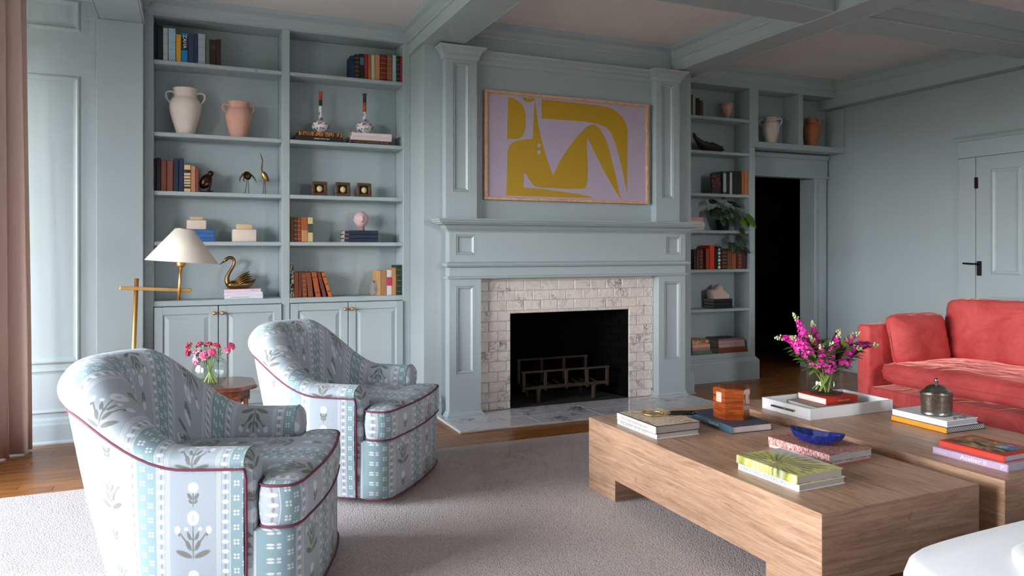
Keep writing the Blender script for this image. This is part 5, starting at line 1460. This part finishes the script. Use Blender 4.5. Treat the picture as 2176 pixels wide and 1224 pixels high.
# ---- flat stacks (spines towards the room)
def stack(zs, items, group=None):
    z_ = zs
    for lab, x0, x1, h, dep, rgb, opt in items:
        b = lay_book(lab, (x0 + x1) / 2, YS + opt.get('dy', .0) + dep / 2, z_, dep, x1 - x0, h, R(90 + opt.get('rz', 0)), rgb, spine_mat=opt.get('spine'), pages=opt.get('pages', PAGES), mat=opt.get('mat'), group=group)
        if 'txt' in opt: spine_text(b, opt['txt'][0], opt['txt'][1], opt['txt'][2], dep, h, opt['txt'][3] if len(opt['txt']) > 3 else 0, opt.get('fit'))
        z_ += h + .0003
    return z_
TIGER = pattern_mat('tiger_stripe', (214, 128, 48), (36, 28, 26), 22, 2.0, (2.6, 2.6, .6), .46, .52)
zt = stack(2.147, [('black book with white lettering under the tiger-striped one', .758, 1.120, .040, .18, (28, 26, 30), {'txt': ('LIVING WITH ART', .016, INK_W, -.02), 'fit': .12}),
                   ('orange and black tiger-striped book under the left bottle vase', .785, 1.112, .034, .17, (190, 110, 44), {'mat': TIGER, 'rz': 1.5})])
ZB1 = zt
zt = stack(2.147, [('dark plum book with embossed lettering, bottom of the second shelf stack', 1.180, 1.517, .030, .18, (62, 36, 34), {'txt': ('CABINET TREASURES BOOKS', .018, plain('tan_ink', (150, 120, 104), .6), 0), 'fit': .28}),
                   ('pale pink book in the middle of the second shelf stack', 1.184, 1.516, .030, .18, (226, 206, 206), {}), ('pale pink book on top, under the right bottle vase', 1.192, 1.517, .030, .175, (230, 212, 212), {})])
ZB2 = zt
zt = stack(1.361, [('blue cloth book, lowest of the three behind the lampshade', -.010, .182, .030, .15, (50, 96, 158), {}), ('blue cloth book, middle of the three behind the lampshade', -.008, .178, .029, .15, (58, 106, 168), {}), ('blue cloth book, uppermost of three under the cream box', -.010, .180, .029, .15, (52, 100, 162), {})])
ZBX = zt
NAV = (28, 38, 62)
zt = stack(1.361, [('navy book, bottom of three under the pink head', 1.130, 1.407, .031, .16, NAV, {}), ('navy book, middle of three under the pink head', 1.130, 1.405, .031, .16, (30, 42, 68), {}), ('navy book, top of three under the pink head', 1.132, 1.406, .031, .16, (26, 36, 60), {})])
ZHD = zt
for o in list(bpy.data.objects):
    if o.get('label', '').startswith('navy book,'):
        obj('pale_spine_end', MB().cbox(-.0815, -.070, .098, .137, .002, .029, c=.001), bmat((226, 196, 176)), o)
        for yy_ in (.012, -.066): obj('spine_ridge', MB().cbox(-.0816, -.078, yy_, yy_ + .004, .001, .030, c=.0008), bmat((20, 28, 46)), o)
zt = stack(.932, [('white book with grey title, bottom of the stack under the brass swan', .248, .522, .026, .17, (220, 222, 230), {'txt': ('GARDEN DESIGN', .010, INK_D, .03), 'fit': .13}), ('white book with pale title, middle of the swan stack', .247, .520, .024, .17, (226, 222, 232), {'txt': ('MODERNE', .012, plain('sand_ink', (190, 174, 160), .6), .02), 'fit': .10}), ('pink-striped white book directly under the brass swan', .247, .508, .023, .165, (232, 206, 222), {'txt': ('SPRING', .008, plain('rose_ink', (196, 90, 120), .6), -.08), 'fit': .05})])
ZSW = zt
zt = stack(1.493, [('pale pink book, lowest of the stack half behind the mantel end', 4.46, 4.640, .030, .17, (222, 196, 190), {}), ('white book in the stack behind the mantel end', 4.47, 4.650, .034, .17, (222, 216, 214), {}), ('cream book in the stack behind the mantel end', 4.46, 4.628, .030, .16, (214, 202, 190), {}), ('pink book on top of the stack behind the mantel end', 4.47, 4.632, .032, .16, (212, 164, 156), {})])
BK = (14, 16, 20)
zt = stack(.718, [('black book, bottom of three under the pale rock', 4.762, 4.990, .031, .17, BK, {}), ('black book, middle of three under the pale rock', 4.764, 4.990, .031, .17, (16, 18, 24), {}), ('black book, top of three under the pale rock', 4.762, 4.988, .031, .17, (12, 14, 18), {})])
ZRK = zt
zt = stack(.275, [('sage green book, bottom of the left stack on the lowest right shelf', 4.50, 4.735, .036, .19, (92, 122, 104), {}), ('dusty pink book, second in the left stack on the lowest right shelf', 4.50, 4.715, .030, .18, (190, 128, 116), {}), ('cream pink book, third in the left stack on the lowest right shelf', 4.50, 4.714, .032, .18, (214, 178, 168), {}), ('patterned orange book, top of the left stack on the lowest right shelf', 4.50, 4.700, .045, .18, (176, 104, 70), {'mat': pattern_mat('orange_weave', (196, 112, 66), (226, 186, 146), 40, 1.0, (1, 1, 1), .45, .55)})])
zt = stack(.275, [('rust brown book, bottom of the right stack on the lowest right shelf', 4.812, 5.165, .052, .20, (124, 60, 34), {}), ('mauve book, second in the right stack on the lowest right shelf', 4.817, 5.149, .034, .20, (190, 158, 160), {}), ('dusty rose book, third in the right stack on the lowest right shelf', 4.813, 5.141, .036, .20, (196, 150, 152), {}), ('charcoal book, top of the right stack on the lowest right shelf', 4.813, 5.096, .020, .20, (64, 60, 60), {'spine': bmat((150, 112, 120))})])

# ---- vessels
def amphora(name, label, loc, prof, mat, handles, rz=0.0):
    t = thing(name, label, 'vase', loc)
    inner = [(max(.004, r_ - .006), z_) for r_, z_ in prof[::-1][:-1]] + [(.004, .012)]
    sm = crom(prof, 5)
    obj('body', MB().lathe(sm + [(sm[-1][0] - .006, sm[-1][1]), (sm[-1][0] - .010, sm[-1][1] - .03), (sm[-1][0] - .012, sm[-1][1] - .08)], 40), mat, t)
    for pts in handles:
        obj('handle', MB().tube(crom(pts, 6), .0085, 8, flat=.8), mat, t)
    t.rotation_euler = (0, 0, rz)
    return t
CREAM = plain('cream_bisque', (226, 212, 202), .8, var=.05, nscale=20, bump=.1, bscale=90)
BLUSH = plain('blush_terracotta', (216, 164, 146), .8, var=.06, nscale=20, bump=.1, bscale=90)
TERRA = plain('terracotta', (176, 108, 76), .85, var=.08, nscale=20, bump=.1, bscale=90)
def hpair(xo, xi, z0, z1, zt_): return [[(s_ * xi, 0, z1), (s_ * (xi + .012), 0, zt_), (s_ * xo, 0, zt_ - .006), (s_ * (xo + .004), 0, (z0 + zt_) / 2), (s_ * (xo - .018), 0, z0 + .01), (s_ * (xo - .026), 0, z0 - .004)] for s_ in (-1, 1)]
amphora('amphora_vase', 'large cream two-handled vase on the second shelf', (-.018, 5.992, 2.147), [(.058, 0), (.062, .010), (.080, .075), (.103, .160), (.109, .215), (.098, .255), (.080, .278), (.077, .300), (.082, .335), (.085, .344)], CREAM, hpair(.126, .078, .235, .305, .318))
amphora('amphora_vase', 'smaller blush pink two-handled vase on the second shelf', (.351, 5.992, 2.147), [(.055, 0), (.058, .008), (.075, .070), (.092, .150), (.093, .180), (.083, .210), (.070, .228), (.070, .245), (.076, .268), (.079, .274)], BLUSH, hpair(.106, .070, .185, .240, .254))
amphora('pitcher_vase', 'cream three-handled jar in the cubby over the doorway', (5.565, 5.995, 2.400), [(.050, 0), (.052, .006), (.070, .070), (.086, .140), (.087, .180), (.078, .215), (.062, .235), (.060, .255), (.062, .272), (.066, .278)], CREAM, hpair(.105, .062, .185, .250, .262) + [[(0, -.062, .255), (0, -.088, .262), (0, -.096, .215), (0, -.084, .185)]], R(-43))
amphora('terracotta_jar', 'terracotta handled jar in the corner cubby', (6.130, 5.995, 2.400), [(.052, 0), (.055, .006), (.074, .080), (.088, .150), (.088, .195), (.078, .230), (.064, .250), (.062, .270), (.066, .298), (.068, .305)], TERRA, hpair(.104, .064, .20, .27, .285), R(-46))
t = thing('footed_cup', 'glazed pink footed cup on the top right shelf', 'cup', (4.985, 5.985, 2.612))
obj('body', MB().lathe([(.030, 0), (.032, .006), (.020, .018), (.024, .028), (.046, .060), (.058, .120), (.067, .165), (.062, .165), (.052, .115), (.02, .05)], 28), plain('pink_glaze', (206, 160, 142), .25, var=.06), t)
def floral(name):
    n = NT(name); co = n.coord('Object')
    a = n.noise(co, 26, 3, .6, 1.0); b_ = n.noise(co, 34, 3, .6, .5, (1, 1, 1.3))
    c = n.ramp(a, [(.40, srgb(70, 84, 110)), (.46, srgb(226, 222, 222)), (.60, srgb(230, 226, 226)), (.66, srgb(190, 84, 92))])
    c = n.mix(((b_ - .60) * 30).max(0.0).min(1.0), c, srgb(84, 96, 70))
    n.set(color=c, rough=.12); return n.m
PORC = floral('painted_porcelain')
LACQ = plain('orange_lacquer', (182, 74, 30), .2, var=.2, nscale=60); LACD = plain('dark_enamel', (42, 46, 36), .2, var=.3, nscale=60)
def bottle(label, x, zb_, first, second, cuts):
    t = thing('bottle_vase', label, 'vase', (x, 5.985, zb_))
    obj('bulb', MB().lathe(crom([(.034, 0), (.036, .006), (.058, .030), (.067, .055), (.058, .082), (.034, .102), (.018, .118), (.0145, .140), (.0135, cuts[0])], 4), 28), PORC, t)
    obj('collar', MB().lathe([(.0135, cuts[0]), (.0138, cuts[1])], 16), second, t)
    obj('neck', MB().lathe([(.0138, cuts[1]), (.0140, cuts[2] - .012), (.0168, cuts[2] - .008), (.0168, cuts[2]), (.011, cuts[2]), (.010, cuts[2] - .05)], 16), first, t)
bottle('porcelain bottle vase with an orange neck tip on the tiger-striped book', .962, ZB1, LACQ, LACD, (.218, .262, .330))
bottle('floral porcelain bottle vase with a dark neck tip on the pink books', 1.312, ZB2, LACD, LACQ, (.180, .258, .328))

# ---- small sculpture
t = thing('bronze_figure', 'small dark bronze crouching figure beside the books', 'figurine', (.128, 5.955, 1.724))
m = MB().ball((-.008, 0, .085), .040, .036, .060, 14, 10, Matrix.Rotation(R(28), 3, 'Y')).ball((.026, -.004, .143), .021, .019, .023, 12, 8).tube([(-.02, -.024, .120), (.006, -.036, .085), (.026, -.022, .125)], [.014, .011, .008], 8).tube([(-.02, .024, .120), (.006, .036, .085), (.020, .020, .100)], [.014, .011, .008], 8)
m.tube([(-.026, -.018, .045), (.026, -.026, .075), (.012, -.024, .015), (.030, -.024, .008)], [.020, .015, .010, .008], 8).tube([(-.026, .018, .045), (.026, .026, .072), (.012, .024, .015), (.030, .024, .008)], [.020, .015, .010, .008], 8).tube([(.008, -.004, .128), (.026, -.002, .146)], [.014, .012], 8)
obj('body', m, plain('dark_bronze', (70, 46, 36), .3, .9, var=.4, nscale=40), t)
obj('plinth', MB().cbox(-.046, .044, -.036, .036, 0, .010, c=.003), plain('dark_base', (26, 24, 24), .5), t)
t = thing('crane_figurine', 'bronze crane bending down with wings spread', 'figurine', (.412, 5.960, 1.724))
obj('body', MB().ball((0, 0, .140), .028, .020, .034, 14, 9, Matrix.Rotation(R(-25), 3, 'Y')), BRONZE, t)
def blade(pts, wd, th=.003):
    m = MB(); L_ = []
    for p, w_ in zip(pts, wd): L_.append(((p[0], p[1] - w_ * .4, p[2] + w_), (p[0], p[1] + w_ * .4, p[2] - w_)))
    for s_ in (0, th):
        m.grid(lambda i, j: (L_[j][i][0] + s_ * .3, L_[j][i][1] - s_, L_[j][i][2]), 2, len(L_))
    return m
obj('wing', MB().tube([(.008, -.012, .162), (.034, -.016, .140), (.056, -.016, .110), (.066, -.014, .088)], [.014, .012, .008, .002], 8, flat=.5), BRONZE, t)
obj('wing', MB().tube([(-.010, -.012, .160), (-.034, -.014, .146), (-.052, -.014, .118), (-.056, -.012, .088)], [.012, .013, .010, .003], 8, flat=.5), BRONZE, t)
obj('neck', MB().tube([(-.014, -.02, .150), (-.028, -.024, .132), (-.024, -.026, .116), (-.030, -.026, .104), (-.016, -.026, .088)], [.006, .0045, .005, .005, .0015], 8), BRONZE, t)
for s_ in (-1, 1): obj('leg', MB().tube([(.004 + s_ * .004, 0, .122), (s_ * .009, 0, .05), (s_ * .014 - .002, 0, .003)], .0024, 6), BRONZE, t)
obj('foot_plate', MB().lathe([(.024, 0), (.024, .003), (.020, .004)], 18), BRONZE, t)
t = thing('crane_figurine', 'slender bronze crane stretching its neck upward', 'figurine', (.535, 5.960, 1.724))
obj('body', MB().ball((.004, 0, .138), .020, .018, .042, 14, 9, Matrix.Rotation(R(-28), 3, 'Y')), BRASS, t)
obj('wing', MB().tube([(-.004, -.010, .172), (.014, -.016, .150), (.026, -.014, .118), (.032, -.010, .094)], [.010, .014, .010, .002], 8, flat=.5), BRONZE, t)
obj('neck', MB().tube(crom([(-.012, 0, .168), (-.018, 0, .190), (-.016, 0, .225), (-.014, 0, .255), (-.017, 0, .275), (-.030, 0, .318)], 4), [.008] + [.0058 - .0001 * k for k in range(15)] + [.005, .004, .003, .002, .001], 8), BRONZE, t)
for s_ in (-1, 1): obj('leg', MB().tube([(.004 + s_ * .004, 0, .110), (s_ * .006, 0, .05), (s_ * .008 - .002, 0, .003)], .0024, 6), BRONZE, t)
obj('foot_plate', MB().lathe([(.022, 0), (.022, .003), (.018, .004)], 18), BRONZE, t)
for k, (x, nm) in enumerate(((.948, 'left'), (1.130, 'middle'), (1.300, 'right'))):
    t = thing('cameo_frame', '%s of the three small dark wooden frames with round cream cameos' % nm, 'frame', (x, 5.945, 1.7245), R(4), 'small cameo frames on the third shelf')
    t.rotation_euler = (R(-8), 0, R(4))
    FW = wood('carved_walnut', (58, 38, 22), (86, 60, 36), (112, 82, 50), .4, (4, 4, 4), 8.0)
    for bx in ((-.060, .060, 0, .024), (-.060, .060, .090, .114), (-.060, -.036, .024, .090), (.036, .060, .024, .090)): obj('frame_bar', MB().cbox(bx[0], bx[1], -.014, .004, bx[2], bx[3], c=.004), FW, t)
    obj('mat', MB().box(-.037, .037, -.003, .002, .023, .091), plain('dark_velvet', (38, 24, 20), .9), t)
    obj('gilt_ring', MB().tube([(.021 * math.cos(a), -.0045, .056 + .024 * math.sin(a)) for a in [2 * PI * q / 24 for q in range(25)]], .0022, 6), INK_GOLD, t)
    obj('cameo', MB().lathe([(.021, 0), (.018, .004), (.008, .007), (.001, .0075)], 20, (0, 0, 0), True, 1.0, 1.15, Matrix.Translation((0, -.003, .056)) @ Matrix.Rotation(R(90), 4, 'X')), plain('ivory', (226, 206, 166), .5), t)
STONE = plain('pale_alabaster', (222, 206, 192), .5, var=.08, nscale=14); STONE2 = plain('warm_alabaster', (212, 182, 144), .5, var=.08, nscale=14)
for lab, x, zb_, w_, h, w2, h2 in (('cream stone box with a smaller tan lid, on the blue books', .057, ZBX, .134, .070, .096, .026), ('larger cream stone box with a tan lid, on the fourth shelf', .390, 1.361, .172, .094, .116, .040)):
    t = thing('stone_box', lab, 'box', (x, 5.965, zb_))
    soft(obj('body', MB().box(-w_ / 2, w_ / 2, -.05, .05, 0, h), STONE, t), .006, 2)
    soft(obj('lid', MB().box(-w2 / 2, w2 / 2, -.036, .036, h, h + h2), STONE2, t), .006, 2)
# pink head
t = thing('face_sculpture', 'pink stone head of a face on the navy books', 'sculpture', (1.283, 5.985, ZHD), R(-2))
def headpt(i, j, NI=26, NJ=18):
    th_ = PI * j / (NJ - 1); a = 2 * PI * i / NI
    x, y_, z_ = math.sin(th_) * math.cos(a), math.sin(th_) * math.sin(a), math.cos(th_)
    r_ = 1.0
    f = max(0, -y_)                                            # the face looks along -y
    nose = math.exp(-((x / .16) ** 2 + ((z_ + .02) / .24) ** 2)) * .42 * (1.0 if f > .3 else 0)
    eyes = -sum(math.exp(-(((x - s_ * .34) / .16) ** 2 + ((z_ - .20) / .12) ** 2)) for s_ in (-1, 1)) * .22 * (1 if f > .2 else 0)
    mouth = -math.exp(-((x / .26) ** 2 + ((z_ + .42) / .06) ** 2)) * .16 * (1 if f > .2 else 0)
    brow = math.exp(-((x / .5) ** 2 + ((z_ - .36) / .10) ** 2)) * .12 * (1 if f > .2 else 0)
    lips = math.exp(-((x / .22) ** 2 + ((z_ + .50) / .07) ** 2)) * .10 * (1 if f > .2 else 0)
    hair = (.10 * mnoise.noise(Vector((x, y_, z_)) * 5) + .04) if (f < .35 or z_ > .55) else 0
    r_ += nose + eyes + mouth + brow + lips + hair
    jaw = 1 - .22 * max(0, -z_)
    return (x * r_ * .055 * jaw, y_ * r_ * .056 * jaw, .088 + z_ * .068)
m = MB().grid(lambda i, j: headpt(i, j, 54, 38), 54, 38, True, True)
obj('face', m, plain('pink_stone', (214, 178, 178), .6, var=.2, nscale=60, bump=.9, bscale=60), t)
obj('neck', MB().lathe([(.032, 0), (.030, .012), (.026, .036)], 18), plain('grey_base_stone', (150, 130, 130), .6), t)
# brass swan
t = thing('brass_swan', 'aged brass swan with a curved neck standing on white books', 'figurine', (.368, 5.985, ZSW))
sw = lambda a, b_: ((a - 680) * .000368, 0, (895 - b_) * .000368)
SWB = plain('swan_brass', (146, 112, 70), .34, 1.0, var=.3, nscale=30, bump=.2, bscale=70)
m = MB(); pr_ = [(430, 770, 50), (455, 800, 80), (520, 815, 92), (620, 815, 100), (720, 812, 98), (810, 806, 84), (880, 780, 52), (935, 735, 26), (962, 700, 8)]
pts = crom([(sw(a, b_)[0], 0, sw(a, b_)[2], r_ * .000368) for a, b_, r_ in pr_], 4)
m.tube([p[:3] for p in pts], [max(.002, p[3]) for p in pts], 16)
m.v = [(x, y_ * 1.35, max(0.0, z_)) for x, y_, z_ in m.v]
obj('body', m, SWB, t)
pr_ = [(440, 800, 62), (412, 720, 50), (418, 650, 42), (455, 560, 36), (508, 470, 33), (548, 385, 32), (548, 310, 32), (505, 262, 33), (445, 258, 34), (395, 292, 36), (352, 335, 26)]
pts = crom([(sw(a, b_)[0], 0, sw(a, b_)[2], r_ * .000368) for a, b_, r_ in pr_], 4)
obj('neck', MB().tube([p[:3] for p in pts], [p[3] for p in pts], 14), SWB, t)
obj('beak', MB().tube([sw(362, 325), sw(310, 368), sw(252, 402)], [.0095, .0065, .0015], 10, flat=.7), plain('dark_beak', (70, 60, 48), .4, .9), t)
for s_ in (-1, 1):
    for k, (ex, ez, wd) in enumerate(((850, 545, .016), (870, 590, .016), (885, 640, .015), (890, 700, .014))):
        p0 = sw(560 + k * 20, 740 + k * 22); p1 = sw(ex, ez)
        pth = [(p0[0], s_ * .036, p0[2]), (lerp(p0[0], p1[0], .5), s_ * .044, lerp(p0[2], p1[2], .5) + .006), (p1[0], s_ * .026, p1[2])]
        obj('wing_feather', MB().tube(crom(pth, 4), [.012, .014, .016, .017, .017, .016, .013, .008, .002], 8, flat=.45), SWB, t)
# rocks
def rock(name, label, loc, sx_, sy_, sz_, mat, seed, amp=.28, flat=True):
    m = MB().ball((0, 0, 0), 1, 1, 1, 22, 16)
    out = []
    for p in m.v:
        v = Vector(p); d = 1 + amp * mnoise.noise(v * 1.7 + Vector((seed, 0, 0))) + amp * .5 * mnoise.noise(v * 4.0 + Vector((0, seed, 0)))
        q = v * d; out.append((q.x * sx_, q.y * sy_, max(0, (q.z + .55) * sz_)))
    m.v = out; o = obj(name, m, mat, None, loc); tag(o, label, 'rock'); return o
rock('rock_bookend', 'grey crystalline rock bookend by the tan books', (1.385, 5.945, .932), .034, .045, .078, plain('grey_rock', (140, 134, 136), .7, var=.4, nscale=40, bump=.6, bscale=60), 2.0)
def half_rock(i, j, NI=30, NJ=12):
    a = PI * i / (NI - 1); f = j / (NJ - 1)
    r_ = (.115 + .022 * mnoise.noise(Vector((math.cos(a) * 2.2, math.sin(a) * 2.2, 3.3))) + .012 * math.sin(5 * a + 1))
    if .9 < a < 1.35: r_ -= .010
    yy_ = (f - .5) * .11; e = 1 - .25 * abs(2 * f - 1) ** 3
    return (r_ * math.cos(a) * 1.08 * e, yy_, max(0, r_ * math.sin(a) * 1.12 * e))
m = MB().grid(lambda i, j: half_rock(i, j), 30, 12); m.f.append(tuple(range(30))); m.sm.append(False); m.f.append(tuple(11 * 30 + k for k in range(30))[::-1]); m.sm.append(False)
o = obj('white_mineral', m, plain('pink_white_rock', (226, 198, 184), .7, var=.12, nscale=30, bump=.6, bscale=60), None, (4.865, 5.985, ZRK)); tag(o, 'pale pink domed mineral specimen on the black books', 'rock')
# driftwood bowl
t = thing('driftwood_bowl', 'dark jagged driftwood bowl on the second right shelf', 'bowl', (4.760, 5.985, 2.273))
def drift(i, j, NI=34, NJ=9, inner=False):
    s_ = i / (NI - 1); f = j / (NJ - 1)
    x = -.19 + .38 * s_
    zb_ = .130 * max(0, (.42 - s_) / .42) ** 1.8 + .030 * max(0, (s_ - .75) / .25) ** 1.5
    top = zb_ + .085 * math.sin(PI * min(1, s_ * 1.02 + .02)) ** .5 + .014 * mnoise.noise(Vector((s_ * 16, 4, 0))) + (.03 * math.exp(-((s_ - .03) / .06) ** 2)) + .018 * math.exp(-((s_ - .93) / .05) ** 2)
    w_ = .07 * math.sin(PI * min(1, max(.04, s_))) ** .7
    u = f * 2 - 1
    return (x + .01 * u, w_ * u, zb_ + (top - zb_) * abs(u) ** 2.2 + .001)
o = obj('bowl', MB().grid(lambda i, j: drift(i, j), 34, 9), plain('charred_driftwood', (34, 26, 26), .55, var=.4, nscale=25, bump=.6, bscale=40), t)
md = o.modifiers.new('thick', 'SOLIDIFY'); md.thickness = .012; md.offset = 1

# ---- trailing pothos
t = thing('pothos_plant', 'trailing green pothos in a dark pot on the right bookcase', 'plant', (4.930, 5.985, 1.493))
obj('pot', MB().lathe([(.052, 0), (.056, .004), (.070, .105), (.074, .112), (.068, .112), (.064, .100), (.03, .096)], 28), plain('dark_pot', (34, 40, 36), .35), t)
obj('soil', MB().lathe([(.062, .098), (.03, .102), (.001, .103)], 20, cap=False), plain('soil', (34, 26, 20), .95, bump=.5), t)
def pothos_leaf(p, d, L_):
    d = Vector(d).normalized(); up = Vector((0, -.45, .9)); sd = d.cross(up).normalized(); n_ = sd.cross(d)
    prof_ = [(0, 0), (.02, .30), (.16, .50), (.36, .52), (.60, .40), (.82, .18), (1, 0)]
    vs = [p + d * L_ * a + n_ * L_ * (.10 * math.sin(a * PI)) for a, w_ in prof_] 
    Lf = [p + d * L_ * (a - (.10 if 0 < a < .1 else 0)) + sd * L_ * w_ * .8 - n_ * L_ * .06 for a, w_ in prof_[1:-1]]
    Rt = [p + d * L_ * (a - (.10 if 0 < a < .1 else 0)) - sd * L_ * w_ * .8 - n_ * L_ * .06 for a, w_ in prof_[1:-1]]
    m = MB(); V_ = vs + Lf + Rt; fs = [(0, 1, 7), (0, 12, 1)]
    for k in range(1, 5): fs += [(k, k + 1, 7 + k, 6 + k), (k + 1, k, 11 + k, 12 + k)]
    fs += [(5, 6, 11), (6, 5, 16)]
    m.add(V_, fs, True); return m
POTHOS = plain('pothos_leaf', (36, 58, 28), .35, var=.35, nscale=30); POTHOS2 = plain('pothos_leaf_bright', (84, 108, 34), .35, var=.25, nscale=30)
pl = Vector((4.930, 5.985, 1.493))
LV = [(4.80, 1.80, 5.95, -.6, -.3, .085), (4.84, 1.72, 5.93, -.8, -.8, .08), (4.90, 1.81, 5.96, .1, .2, .075), (4.96, 1.79, 5.94, .6, -.2, .08), (4.86, 1.68, 5.92, -.3, -1, .075), (4.92, 1.70, 5.91, .1, -1, .085), (4.98, 1.72, 5.92, .4, -.9, .08), (5.02, 1.76, 5.94, .8, -.3, .075), (4.78, 1.70, 5.93, -.7, -1, .075),
      (4.88, 1.62, 5.91, -.2, -1, .07), (4.95, 1.62, 5.90, .2, -1, .075), (5.03, 1.68, 5.91, .5, -.8, .08), (5.16, 1.66, 5.87, .35, -.9, .13), (5.11, 1.62, 5.88, -.2, -.9, .085), (5.07, 1.52, 5.865, .1, -1, .075), (5.04, 1.44, 5.862, -.3, -1, .07), (5.08, 1.41, 5.862, .4, -1, .07), (5.03, 1.33, 5.862, -.5, -.9, .075), (4.95, 1.37, 5.862, -.2, -1, .08), (5.11, 1.33, 5.862, .6, -.8, .07)]
vines = [[(4.93, 5.985, 1.60), (5.0, 5.93, 1.75), (5.07, 5.88, 1.62), (5.07, 5.862, 1.50), (5.05, 5.858, 1.42), (5.04, 5.858, 1.33)], [(4.93, 5.985, 1.60), (5.04, 5.92, 1.70), (5.15, 5.87, 1.64)], [(4.93, 5.985, 1.60), (4.86, 5.94, 1.76), (4.79, 5.93, 1.70)], [(4.93, 5.985, 1.60), (4.91, 5.95, 1.76), (4.95, 5.93, 1.78)]]
for vn in vines: obj('vine', MB().tube([Vector(p) - pl for p in crom(vn, 5)], .0026, 6), plain('vine', (74, 88, 44), .6), t)
for k, (x, z_, y_, dx, dz, L_) in enumerate(LV):
    obj('leaf', pothos_leaf(Vector((x, y_, z_)) - pl, (dx, -.35, dz), L_ * 1.3), POTHOS2 if k in (12, 13) else POTHOS, t)
# small brass gas key fitting beside the hearth
t = thing('brass_fitting', 'small brass fitting on the floor beside the right end of the hearth', 'fitting', (4.22, 5.17, .0))
obj('stem', MB().lathe([(.018, 0), (.012, .01), (.008, .045), (.010, .05)], 14), BRASS, t)
obj('key_bow', MB().tube([(-.022, 0, .055), (.022, 0, .055)], .009, 10).ball((-.026, 0, .057), .012).ball((.026, 0, .057), .012), BRASS, t)
